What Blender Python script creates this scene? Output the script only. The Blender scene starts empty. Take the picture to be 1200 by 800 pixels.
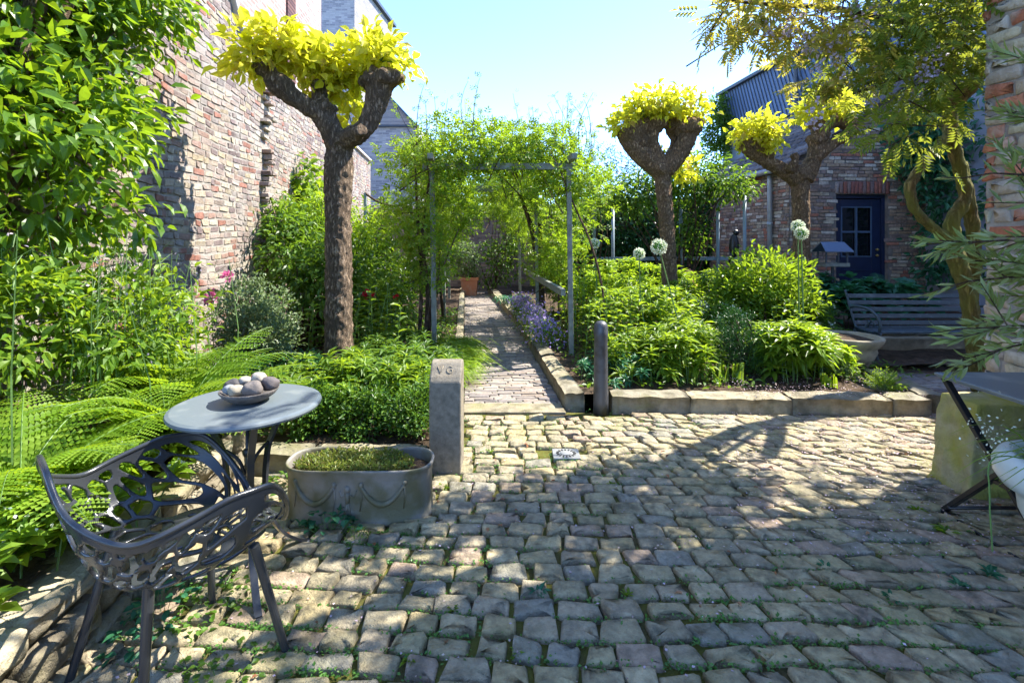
import bpy, bmesh, math
import numpy as np
from mathutils import Vector
rng = np.random.default_rng(7)
S = bpy.context.scene
C = S.collection
R = math.radians
# ------------------------------------------------------------------ camera, sky, sun, exposure
cam_d = bpy.data.cameras.new('camera'); cam = bpy.data.objects.new('camera', cam_d); C.objects.link(cam)
cam.location = (0, 0, 1.4); cam.rotation_euler = (R(90), 0, 0)
cam_d.sensor_width = 36; cam_d.lens = 18; cam_d.shift_y = -0.1015
cam_d.clip_start = 0.05; cam_d.clip_end = 500
S.camera = cam
SUN_EL, SUN_DX, SUN_DY = 51, 0.94, 0.34
W = bpy.data.worlds.new('World'); S.world = W; W.use_nodes = True
nt = W.node_tree; nt.nodes.clear()
sky = nt.nodes.new('ShaderNodeTexSky'); sky.sky_type = 'NISHITA'; sky.sun_disc = False
sky.sun_elevation = R(SUN_EL); sky.sun_rotation = math.atan2(SUN_DX, SUN_DY)
sky.air_density = 0.62; sky.dust_density = 0.0; sky.ozone_density = 5.2; sky.altitude = 1300
bg = nt.nodes.new('ShaderNodeBackground'); bg.inputs[1].default_value = 0.15
wo = nt.nodes.new('ShaderNodeOutputWorld')
nt.links.new(sky.outputs[0], bg.inputs[0]); nt.links.new(bg.outputs[0], wo.inputs[0])
sd = bpy.data.lights.new('sun', 'SUN'); sd.energy = 2.7; sd.angle = R(0.5); sd.color = (1, .94, .83)
sun = bpy.data.objects.new('sun', sd); C.objects.link(sun)
_h = math.hypot(SUN_DX, SUN_DY)
sdir = Vector((SUN_DX / _h * math.cos(R(SUN_EL)), SUN_DY / _h * math.cos(R(SUN_EL)), math.sin(R(SUN_EL))))
sun.rotation_euler = sdir.to_track_quat('Z', 'Y').to_euler(); sun.location = (0, 0, 20)
S.view_settings.view_transform = 'Standard'; S.view_settings.look = 'None'
S.view_settings.exposure = 2.62; S.view_settings.gamma = 1.0
S.cycles.max_bounces = 7; S.cycles.diffuse_bounces = 4; S.cycles.transmission_bounces = 4
S.cycles.transparent_max_bounces = 4

def at(u, v, y):
    return np.array([(u - 600) / 600 * y, y, 1.4 - (v - 278) / 600 * y])

# ------------------------------------------------------------------ materials
def ramp(nt, stops, interp='LINEAR'):
    r = nt.nodes.new('ShaderNodeValToRGB'); r.color_ramp.interpolation = interp
    e = r.color_ramp.elements
    while len(e) < len(stops): e.new(0.5)
    for i, (p, c) in enumerate(stops):
        e[i].position = p; e[i].color = (*c, 1) if len(c) == 3 else c
    return r

def newmat(name):
    m = bpy.data.materials.new(name); m.use_nodes = True
    n = m.node_tree; n.nodes.clear()
    o = n.nodes.new('ShaderNodeOutputMaterial')
    return m, n, o

def leafmat(name, cols, trans, tfac=.42, rough=.42, spec=.45):
    m, n, o = newmat(name); L = n.links.new
    g = n.nodes.new('ShaderNodeNewGeometry')
    k = len(cols)
    r = ramp(n, [(i / max(1, k - 1), c) for i, c in enumerate(cols)])
    L(g.outputs['Random Per Island'], r.inputs[0])
    tc = n.nodes.new('ShaderNodeTexCoord')
    no = n.nodes.new('ShaderNodeTexNoise'); no.inputs['Scale'].default_value = 3.0; no.inputs['Detail'].default_value = 2
    L(tc.outputs['Object'], no.inputs['Vector'])
    mr = n.nodes.new('ShaderNodeMapRange'); mr.inputs[1].default_value = .3; mr.inputs[2].default_value = .7
    mr.inputs[3].default_value = .78; mr.inputs[4].default_value = 1.2
    L(no.outputs['Fac'], mr.inputs[0])
    hs = n.nodes.new('ShaderNodeHueSaturation'); L(r.outputs[0], hs.inputs['Color']); L(mr.outputs[0], hs.inputs['Value'])
    p = n.nodes.new('ShaderNodeBsdfPrincipled'); p.inputs['Roughness'].default_value = rough
    p.inputs['Specular IOR Level'].default_value = spec * .8
    L(hs.outputs[0], p.inputs['Base Color'])
    t = n.nodes.new('ShaderNodeBsdfTranslucent')
    mx0 = n.nodes.new('ShaderNodeMix'); mx0.data_type = 'RGBA'; mx0.inputs[0].default_value = .75
    L(hs.outputs[0], mx0.inputs[6]); mx0.inputs[7].default_value = (*trans, 1)
    L(mx0.outputs[2], t.inputs[0])
    mx = n.nodes.new('ShaderNodeMixShader'); mx.inputs[0].default_value = tfac
    L(p.outputs[0], mx.inputs[1]); L(t.outputs[0], mx.inputs[2]); L(mx.outputs[0], o.inputs[0])
    return m

def blockmat(name, cols, nscale=14, rough=.85, bump=.5, bscale=60, stain=None, moss=0, spec=.3, dist=.01, speck=.35):
    """stone or brick whose colour differs per piece, with mottling, grain and optional moss"""
    m, n, o = newmat(name); L = n.links.new
    g = n.nodes.new('ShaderNodeNewGeometry'); k = len(cols)
    r = ramp(n, [(i / k, c) for i, c in enumerate(cols)], 'CONSTANT')
    L(g.outputs['Random Per Island'], r.inputs[0])
    tc = n.nodes.new('ShaderNodeTexCoord')
    n1 = n.nodes.new('ShaderNodeTexNoise'); n1.inputs['Scale'].default_value = nscale; n1.inputs['Detail'].default_value = 6
    n1.inputs['Roughness'].default_value = .65
    L(tc.outputs['Object'], n1.inputs['Vector'])
    mr = n.nodes.new('ShaderNodeMapRange'); mr.inputs[1].default_value = .28; mr.inputs[2].default_value = .72
    mr.inputs[3].default_value = 1 - speck; mr.inputs[4].default_value = 1 + speck
    L(n1.outputs['Fac'], mr.inputs[0])
    hs = n.nodes.new('ShaderNodeHueSaturation'); L(r.outputs[0], hs.inputs['Color']); L(mr.outputs[0], hs.inputs['Value'])
    col = hs.outputs[0]
    if stain:
        sc, sp, lo, hi = stain
        n2 = n.nodes.new('ShaderNodeTexNoise'); n2.inputs['Scale'].default_value = sp; n2.inputs['Detail'].default_value = 5
        L(tc.outputs['Object'], n2.inputs['Vector'])
        m2 = n.nodes.new('ShaderNodeMapRange'); m2.inputs[1].default_value = lo; m2.inputs[2].default_value = hi
        m2.inputs[4].default_value = .8
        L(n2.outputs['Fac'], m2.inputs[0])
        mx = n.nodes.new('ShaderNodeMix'); mx.data_type = 'RGBA'
        L(m2.outputs[0], mx.inputs[0]); L(col, mx.inputs[6]); mx.inputs[7].default_value = (*sc, 1); col = mx.outputs[2]
    if moss:
        n3 = n.nodes.new('ShaderNodeTexNoise'); n3.inputs['Scale'].default_value = 2.2; n3.inputs['Detail'].default_value = 8
        n3.inputs['Roughness'].default_value = .7
        L(tc.outputs['Object'], n3.inputs['Vector'])
        m3 = n.nodes.new('ShaderNodeMapRange'); m3.inputs[1].default_value = .5; m3.inputs[2].default_value = .68
        m3.inputs[4].default_value = moss
        L(n3.outputs['Fac'], m3.inputs[0])
        mx = n.nodes.new('ShaderNodeMix'); mx.data_type = 'RGBA'
        L(m3.outputs[0], mx.inputs[0]); L(col, mx.inputs[6]); mx.inputs[7].default_value = (.16, .17, .035, 1); col = mx.outputs[2]
    p = n.nodes.new('ShaderNodeBsdfPrincipled'); p.inputs['Roughness'].default_value = rough
    p.inputs['Specular IOR Level'].default_value = spec
    L(col, p.inputs['Base Color'])
    n4 = n.nodes.new('ShaderNodeTexNoise'); n4.inputs['Scale'].default_value = bscale; n4.inputs['Detail'].default_value = 5
    n4.inputs['Roughness'].default_value = .7
    L(tc.outputs['Object'], n4.inputs['Vector'])
    b = n.nodes.new('ShaderNodeBump'); b.inputs['Strength'].default_value = bump; b.inputs['Distance'].default_value = dist
    L(n4.outputs['Fac'], b.inputs['Height']); L(b.outputs[0], p.inputs['Normal'])
    L(p.outputs[0], o.inputs[0])
    return m

def plain(name, col, rough=.6, metal=0, spec=.5, var=.12, nscale=8, bump=.1, col2=None, lo=.45, hi=.65, bscale=80):
    m, n, o = newmat(name); L = n.links.new
    tc = n.nodes.new('ShaderNodeTexCoord')
    n1 = n.nodes.new('ShaderNodeTexNoise'); n1.inputs['Scale'].default_value = nscale; n1.inputs['Detail'].default_value = 6
    L(tc.outputs['Object'], n1.inputs['Vector'])
    c2 = col2 if col2 else tuple(x * (1 - var * 2) for x in col)
    r = ramp(n, [(lo if col2 else .3, col), (hi if col2 else .7, c2)])
    L(n1.outputs['Fac'], r.inputs[0])
    p = n.nodes.new('ShaderNodeBsdfPrincipled'); p.inputs['Roughness'].default_value = rough
    p.inputs['Metallic'].default_value = metal; p.inputs['Specular IOR Level'].default_value = spec
    L(r.outputs[0], p.inputs['Base Color'])
    n2 = n.nodes.new('ShaderNodeTexNoise'); n2.inputs['Scale'].default_value = bscale; n2.inputs['Detail'].default_value = 4
    L(tc.outputs['Object'], n2.inputs['Vector'])
    b = n.nodes.new('ShaderNodeBump'); b.inputs['Strength'].default_value = bump; b.inputs['Distance'].default_value = .01
    L(n2.outputs['Fac'], b.inputs['Height']); L(b.outputs[0], p.inputs['Normal'])
    L(p.outputs[0], o.inputs[0])
    return m

def bricktex(name, cols, mortar, bw=.22, bh=.065, ms=.012, ax='x', vert=False, bump=.6, noise=.35):
    """flat courses for walls too far away for their relief to show"""
    m, n, o = newmat(name); L = n.links.new
    tc = n.nodes.new('ShaderNodeTexCoord')
    sp = n.nodes.new('ShaderNodeSeparateXYZ'); L(tc.outputs['Object'], sp.inputs[0])
    cb = n.nodes.new('ShaderNodeCombineXYZ')
    a = sp.outputs[0] if ax == 'x' else sp.outputs[1]
    if vert: L(sp.outputs[2], cb.inputs[0]); L(a, cb.inputs[1])
    else: L(a, cb.inputs[0]); L(sp.outputs[2], cb.inputs[1])
    bt = n.nodes.new('ShaderNodeTexBrick')
    bt.inputs['Color1'].default_value = (0, 0, 0, 1); bt.inputs['Color2'].default_value = (1, 1, 1, 1)
    bt.inputs['Mortar'].default_value = (.5, .5, .5, 1)
    bt.inputs['Scale'].default_value = 1; bt.inputs['Mortar Size'].default_value = ms
    bt.inputs['Brick Width'].default_value = bw; bt.inputs['Row Height'].default_value = bh
    bt.inputs['Mortar Smooth'].default_value = .3
    L(cb.outputs[0], bt.inputs['Vector'])
    k = len(cols); r = ramp(n, [(i / k, c) for i, c in enumerate(cols)], 'CONSTANT'); L(bt.outputs['Color'], r.inputs[0])
    n1 = n.nodes.new('ShaderNodeTexNoise'); n1.inputs['Scale'].default_value = 3; n1.inputs['Detail'].default_value = 8
    L(tc.outputs['Object'], n1.inputs['Vector'])
    mr = n.nodes.new('ShaderNodeMapRange'); mr.inputs[1].default_value = .3; mr.inputs[2].default_value = .7
    mr.inputs[3].default_value = 1 - noise; mr.inputs[4].default_value = 1 + noise; L(n1.outputs['Fac'], mr.inputs[0])
    hs = n.nodes.new('ShaderNodeHueSaturation'); L(r.outputs[0], hs.inputs['Color']); L(mr.outputs[0], hs.inputs['Value'])
    mx = n.nodes.new('ShaderNodeMix'); mx.data_type = 'RGBA'; L(bt.outputs['Fac'], mx.inputs[0])
    L(hs.outputs[0], mx.inputs[6]); mx.inputs[7].default_value = (*mortar, 1)
    p = n.nodes.new('ShaderNodeBsdfPrincipled'); p.inputs['Roughness'].default_value = .9
    p.inputs['Specular IOR Level'].default_value = .2
    L(mx.outputs[2], p.inputs['Base Color'])
    b = n.nodes.new('ShaderNodeBump'); b.inputs['Strength'].default_value = bump; b.inputs['Distance'].default_value = .01
    b.invert = True
    L(bt.outputs['Fac'], b.inputs['Height']); L(b.outputs[0], p.inputs['Normal'])
    L(p.outputs[0], o.inputs[0])
    return m

def barkmat(name, c1, c2, vs=(22, 22, 4), bump=.9, moss=None):
    m, n, o = newmat(name); L = n.links.new
    tc = n.nodes.new('ShaderNodeTexCoord'); mp = n.nodes.new('ShaderNodeMapping'); mp.inputs['Scale'].default_value = vs
    L(tc.outputs['Object'], mp.inputs['Vector'])
    n1 = n.nodes.new('ShaderNodeTexNoise'); n1.inputs['Scale'].default_value = 1; n1.inputs['Detail'].default_value = 8
    n1.inputs['Roughness'].default_value = .75; n1.inputs['Distortion'].default_value = 1.2
    L(mp.outputs[0], n1.inputs['Vector'])
    r = ramp(n, [(.32, c1), (.68, c2)]); L(n1.outputs['Fac'], r.inputs[0]); col = r.outputs[0]
    # fissures: stretched, warped cells
    wm = n.nodes.new('ShaderNodeMix'); wm.data_type = 'RGBA'; wm.inputs[0].default_value = .08
    L(tc.outputs['Object'], wm.inputs[6]); L(n1.outputs['Color'], wm.inputs[7])
    mp2 = n.nodes.new('ShaderNodeMapping'); mp2.inputs['Scale'].default_value = (vs[0] * 1.0, vs[1] * 1.0, vs[2] * 1.1); L(wm.outputs[2], mp2.inputs['Vector'])
    vo = n.nodes.new('ShaderNodeTexVoronoi'); vo.feature = 'DISTANCE_TO_EDGE'; vo.inputs['Scale'].default_value = 1.0; L(mp2.outputs[0], vo.inputs['Vector'])
    mv = n.nodes.new('ShaderNodeMapRange'); mv.inputs[2].default_value = .22; L(vo.outputs['Distance'], mv.inputs[0])
    mk = n.nodes.new('ShaderNodeMapRange'); mk.inputs[3].default_value = .5; L(mv.outputs[0], mk.inputs[0])
    hk = n.nodes.new('ShaderNodeHueSaturation'); L(col, hk.inputs['Color']); L(mk.outputs[0], hk.inputs['Value']); col = hk.outputs[0]
    if moss:
        n3 = n.nodes.new('ShaderNodeTexNoise'); n3.inputs['Scale'].default_value = 4; n3.inputs['Detail'].default_value = 5
        L(tc.outputs['Object'], n3.inputs['Vector'])
        m3 = n.nodes.new('ShaderNodeMapRange'); m3.inputs[1].default_value = .35; m3.inputs[2].default_value = .6; m3.inputs[4].default_value = .85
        L(n3.outputs['Fac'], m3.inputs[0])
        mx = n.nodes.new('ShaderNodeMix'); mx.data_type = 'RGBA'
        L(m3.outputs[0], mx.inputs[0]); L(col, mx.inputs[6]); mx.inputs[7].default_value = (*moss, 1); col = mx.outputs[2]
    p = n.nodes.new('ShaderNodeBsdfPrincipled'); p.inputs['Roughness'].default_value = .9; p.inputs['Specular IOR Level'].default_value = .2
    L(col, p.inputs['Base Color'])
    b = n.nodes.new('ShaderNodeBump'); b.inputs['Strength'].default_value = bump; b.inputs['Distance'].default_value = .03
    ad = n.nodes.new('ShaderNodeMath'); ad.operation = 'ADD'; L(n1.outputs['Fac'], ad.inputs[0]); L(mv.outputs[0], ad.inputs[1])
    L(ad.outputs[0], b.inputs['Height']); L(b.outputs[0], p.inputs['Normal']); L(p.outputs[0], o.inputs[0])
    return m

M = {}
M['lf_bright'] = leafmat('leaf_bright_green', [(.06, .13, .010), (.09, .185, .014), (.13, .24, .02), (.18, .28, .03)], (.38, .52, .02), .48)
M['lf_tree'] = leafmat('leaf_glossy_green', [(.055, .13, .010), (.085, .18, .014), (.13, .24, .02)], (.36, .52, .015), .45, .35, .5)
M['lf_gold'] = leafmat('leaf_golden', [(.42, .42, .02), (.55, .52, .03), (.50, .42, .04), (.60, .58, .05), (.45, .26, .09)], (.80, .86, .04), .55)
M['lf_wist'] = leafmat('leaf_wisteria', [(.05, .11, .012), (.08, .15, .014), (.14, .19, .02), (.22, .22, .04)], (.38, .42, .04), .45)
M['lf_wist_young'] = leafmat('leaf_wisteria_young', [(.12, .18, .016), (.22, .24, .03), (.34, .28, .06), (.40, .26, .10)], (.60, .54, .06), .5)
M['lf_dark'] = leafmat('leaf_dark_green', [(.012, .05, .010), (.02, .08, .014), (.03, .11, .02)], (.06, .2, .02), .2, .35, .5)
M['lf_mid'] = leafmat('leaf_mid_green', [(.035, .09, .012), (.06, .14, .016), (.10, .19, .025)], (.26, .42, .02), .42)
M['lf_yel'] = leafmat('leaf_yellow_green', [(.12, .22, .012), (.18, .30, .02), (.24, .36, .03)], (.46, .62, .02), .5)
M['lf_rose'] = leafmat('leaf_rose', [(.05, .13, .012), (.09, .20, .018), (.16, .27, .02), (.25, .24, .04)], (.40, .58, .02), .5)
M['lf_trough'] = leafmat('leaf_trough_herb', [(.06, .10, .02), (.12, .17, .03), (.20, .24, .05), (.22, .14, .06)], (.35, .42, .05), .35)
M['lf_fern'] = leafmat('leaf_fern', [(.09, .18, .012), (.14, .25, .018), (.20, .31, .03)], (.42, .58, .02), .5, .5, .3)
M['lf_box'] = leafmat('leaf_box', [(.02, .06, .01), (.04, .11, .014), (.07, .16, .02), (.12, .22, .02)], (.2, .36, .02), .3)
M['lf_grey'] = leafmat('leaf_grey_green', [(.10, .15, .07), (.14, .20, .09), (.20, .26, .13)], (.25, .36, .10), .3)
M['lf_olive'] = leafmat('leaf_olive_tree', [(.10, .14, .05), (.15, .20, .06), (.26, .30, .15), (.20, .26, .05)], (.38, .46, .06), .35, .4)
M['lf_blue'] = leafmat('leaf_blue_green', [(.02, .10, .05), (.03, .14, .07), (.05, .18, .08)], (.08, .3, .08), .3)
M['lf_clover'] = leafmat('leaf_clover', [(.05, .14, .03), (.07, .19, .03), (.11, .24, .04)], (.18, .40, .04), .3)
M['pt_white'] = leafmat('petal_white', [(.62, .66, .50), (.75, .76, .66)], (.7, .75, .5), .3)
M['pt_purple'] = leafmat('petal_violet', [(.27, .19, .50), (.36, .28, .60), (.45, .38, .66)], (.4, .3, .65), .35)
M['pt_lilac'] = leafmat('petal_lilac', [(.40, .33, .46), (.52, .45, .55), (.34, .28, .40), (.50, .40, .40)], (.5, .42, .52), .3)
M['pt_pink'] = leafmat('petal_pink', [(.6, .14, .35), (.7, .22, .45)], (.8, .2, .4), .35)
M['pt_red'] = leafmat('petal_red', [(.5, .01, .03), (.65, .02, .05)], (.8, .03, .05), .3)
M['pt_litter'] = leafmat('petal_litter', [(.45, .33, .40), (.60, .48, .55), (.30, .18, .14), (.5, .42, .36)], (.5, .4, .45), .15)
M['lf_dry'] = leafmat('dry_leaf', [(.30, .12, .05), (.22, .10, .05), (.40, .22, .12)], (.4, .2, .08), .2)
M['stem'] = plain('green_stem', (.12, .22, .05), .6, var=.2)
M['wood_stem'] = barkmat('woody_stem', (.09, .055, .035), (.22, .15, .10), (30, 30, 6))
M['bark'] = barkmat('bark_brown', (.20, .135, .09), (.46, .34, .235), (42, 42, 9), 1.0)
M['bark_red'] = barkmat('bark_reddish', (.30, .18, .10), (.56, .38, .22), (48, 48, 12), 1.0)
M['bark_wist'] = barkmat('bark_wisteria', (.14, .10, .04), (.34, .26, .11), (30, 30, 5), .8, (.22, .235, .05))
M['sett'] = blockmat('granite_setts', [(.38, .32, .195), (.43, .36, .21), (.39, .325, .22), (.33, .285, .195), (.41, .33, .18), (.37, .28, .20), (.45, .38, .235), (.29, .27, .21), (.40, .34, .195), (.35, .30, .185)],
                     22, .78, 1.0, 55, ((.09, .08, .055), 12, .52, .72), .35, .35, .02, .4)
M['joint'] = blockmat('joint_soil', [(.085, .062, .038)], 40, .95, .9, 140, ((.15, .155, .025), 4, .36, .52), 0, .2, .02, .5)
M['clinker'] = blockmat('path_clinkers', [(.20, .17, .155), (.25, .215, .19), (.17, .15, .145), (.22, .175, .145), (.29, .25, .215)], 30, .8, .5, 90, None, .15, .3, .006)
M['soil'] = blockmat('bed_soil', [(.11, .075, .05)], 25, .95, 1.0, 60, ((.05, .035, .022), 12, .4, .6), 0, .2, .03, .5)
M['kerbstone'] = blockmat('kerb_stone', [(.27, .235, .165), (.235, .21, .155), (.31, .27, .185)], 14, .88, .9, 50, ((.11, .095, .06), 8, .45, .66), .55, .3, .012, .3)
M['drystone'] = blockmat('rubble_stone', [(.36, .31, .22), (.30, .26, .19), (.40, .35, .25)], 8, .9, .8, 30, ((.12, .10, .07), 5, .48, .7), .3, .2, .03, .35)
M['poststone'] = blockmat('post_stone', [(.20, .175, .135)], 30, .85, .5, 90, ((.30, .24, .16), 6, .55, .75), 0, .3, .008, .35)
M['guardstone'] = blockmat('guard_stone', [(.34, .30, .17)], 10, .9, .8, 40, ((.30, .29, .045), 4, .38, .55), .6, .2, .02, .3)
M['wallbrick'] = blockmat('old_pale_brick', [(.25, .195, .165), (.31, .25, .20), (.20, .155, .14), (.34, .28, .21), (.27, .175, .14), (.17, .13, .125), (.29, .23, .20), (.32, .26, .18), (.25, .12, .09), (.22, .19, .175), (.36, .32, .26)],
                          22, .9, .9, 70, ((.33, .30, .27), 3.5, .48, .70), 0, .2, .012, .35)
M['mortar'] = blockmat('pale_mortar', [(.32, .29, .26)], 12, .95, .8, 60, ((.20, .17, .15), 2, .48, .7), 0, .2, .015, .2)
M['housebrick'] = blockmat('garden_house_brick', [(.28, .20, .15), (.36, .27, .19), (.22, .165, .14), (.36, .16, .11), (.33, .25, .20), (.46, .40, .30), (.26, .20, .18), (.31, .22, .15), (.50, .45, .38)],
                           25, .9, .7, 70, ((.10, .08, .08), 6, .52, .75), 0, .2, .012, .35)
M['mortar_dk'] = plain('grey_mortar', (.22, .20, .18), .95, var=.25)
M['archbrick'] = blockmat('arch_brick', [(.24, .10, .08), (.19, .13, .12), (.30, .25, .22), (.22, .15, .13), (.27, .11, .08)], 25, .9, .5, 70)
M['cornerbrick'] = blockmat('corner_wall_brick', [(.42, .34, .26), (.46, .40, .32), (.50, .20, .12), (.38, .32, .26), (.48, .42, .30), (.40, .15, .09), (.36, .29, .24)],
                            16, .9, .9, 45, ((.52, .48, .42), 5, .5, .7), .12, .2, .02, .3)
M['redbrick'] = bricktex('red_neighbour_brick', [(.33, .20, .17), (.29, .175, .15), (.36, .24, .20)], (.36, .30, .27), .21, .068, .014, 'y', noise=.15)
M['darkstrip'] = bricktex('dark_joint_brick', [(.10, .05, .05), (.14, .07, .06)], (.05, .03, .03), .21, .068, .012, 'x', noise=.2)
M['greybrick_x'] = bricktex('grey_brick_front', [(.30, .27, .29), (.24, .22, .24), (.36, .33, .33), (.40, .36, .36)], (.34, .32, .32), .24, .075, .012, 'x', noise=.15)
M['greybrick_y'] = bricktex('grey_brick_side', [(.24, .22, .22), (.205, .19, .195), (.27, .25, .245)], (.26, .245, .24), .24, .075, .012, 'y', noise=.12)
M['backbrick'] = bricktex('back_wall_brick', [(.20, .15, .13), (.25, .18, .15), (.16, .12, .11), (.28, .21, .17)], (.17, .15, .14), .22, .066, .010, 'x', noise=.25)
M['soldier'] = bricktex('soldier_course', [(.26, .21, .18), (.20, .16, .14), (.30, .25, .20)], (.12, .11, .10), .22, .066, .012, 'x', vert=True, noise=.2)
M['coping'] = plain('pale_coping', (.55, .51, .46), .9, var=.2, bump=.4)
M['slate'] = plain('blue_slate_cladding', (.08, .145, .28), .5, var=.1, nscale=2)
M['render_blue'] = plain('grey_blue_render', (.24, .29, .37), .8, var=.08, nscale=1.5)
M['dark_metal'] = plain('dark_pipe', (.05, .065, .09), .5)
M['zinc'] = plain('zinc', (.40, .43, .45), .45, .3, var=.15)
M['tile'] = blockmat('dark_pantile', [(.10, .085, .08), (.13, .11, .10), (.16, .14, .13), (.08, .07, .07)], 20, .8, .4)
M['navy'] = plain('navy_paint', (.010, .022, .065), .35, spec=.5, var=.1)
M['navy_bar'] = plain('navy_glazing_bar', (.07, .12, .20), .4, var=.1)
M['glass'] = plain('dark_glass', (.006, .008, .012), .06, spec=.6, bump=0)
M['winglass'] = plain('window_glass', (.25, .33, .36), .1, spec=.6, bump=0)
M['brass'] = plain('brass', (.55, .38, .12), .3, .9)
M['furn'] = plain('grey_powder_coat', (.034, .038, .044), .24, .0, spec=.55, var=.08, bump=.08, bscale=200)
M['tabletop'] = plain('worn_grey_tabletop', (.11, .135, .15), .42, .0, col2=(.21, .23, .225), lo=.55, hi=.72, nscale=5, bump=.06)
M['black'] = plain('black_metal', (.012, .012, .014), .4, var=.2)
M['bollard'] = plain('bollard_iron', (.075, .078, .088), .45, .35, col2=(.035, .03, .028), lo=.5, hi=.7, nscale=10, bump=.25)
M['lead'] = plain('weathered_lead', (.22, .205, .18), .6, .15, col2=(.11, .105, .055), lo=.4, hi=.6, nscale=6, bump=.35, bscale=40)
M['gpost'] = plain('silvered_wood', (.23, .25, .22), .85, var=.25, nscale=12, bump=.3)
M['bluepost'] = plain('blue_grey_steel', (.22, .29, .34), .5, var=.12)
M['bowl'] = plain('rough_stone_bowl', (.13, .115, .105), .85, var=.25, nscale=30, bump=.5)
M['terra'] = plain('terracotta', (.42, .17, .09), .85, col2=(.40, .27, .20), lo=.5, hi=.8, nscale=8, bump=.2)
M['bench'] = plain('worn_dark_bench_paint', (.028, .048, .062), .5, col2=(.10, .13, .15), lo=.55, hi=.75, nscale=12, bump=.2)
M['urn'] = plain('pale_glazed_urn', (.56, .60, .58), .35, var=.06, bump=.1)
M['bowlstone'] = plain('buff_stone', (.40, .35, .24), .85, var=.25, nscale=9, bump=.4)
M['white'] = plain('white_paint', (.72, .74, .74), .5, var=.06)
M['rust'] = plain('rusty_chair', (.13, .07, .045), .6)
M['cast'] = plain('pale_cast_iron', (.30, .31, .31), .5, .2, var=.2)
M['hole'] = plain('drain_void', (.01, .01, .01), .9)
M['ground'] = plain('earth_and_grass', (.06, .075, .03), .95, var=.3, nscale=1)
M['leadgrey'] = plain('bird_table_roof', (.10, .14, .22), .4, .2)
for i, c in enumerate([(.07, .065, .065), (.38, .33, .24), (.17, .145, .13), (.12, .10, .10), (.40, .36, .30), (.36, .16, .08), (.24, .26, .28), (.42, .38, .31)]):
    M['peb%d' % i] = plain('pebble_stone_%d' % i, c, .8, var=.25, nscale=25, bump=.3)

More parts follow.
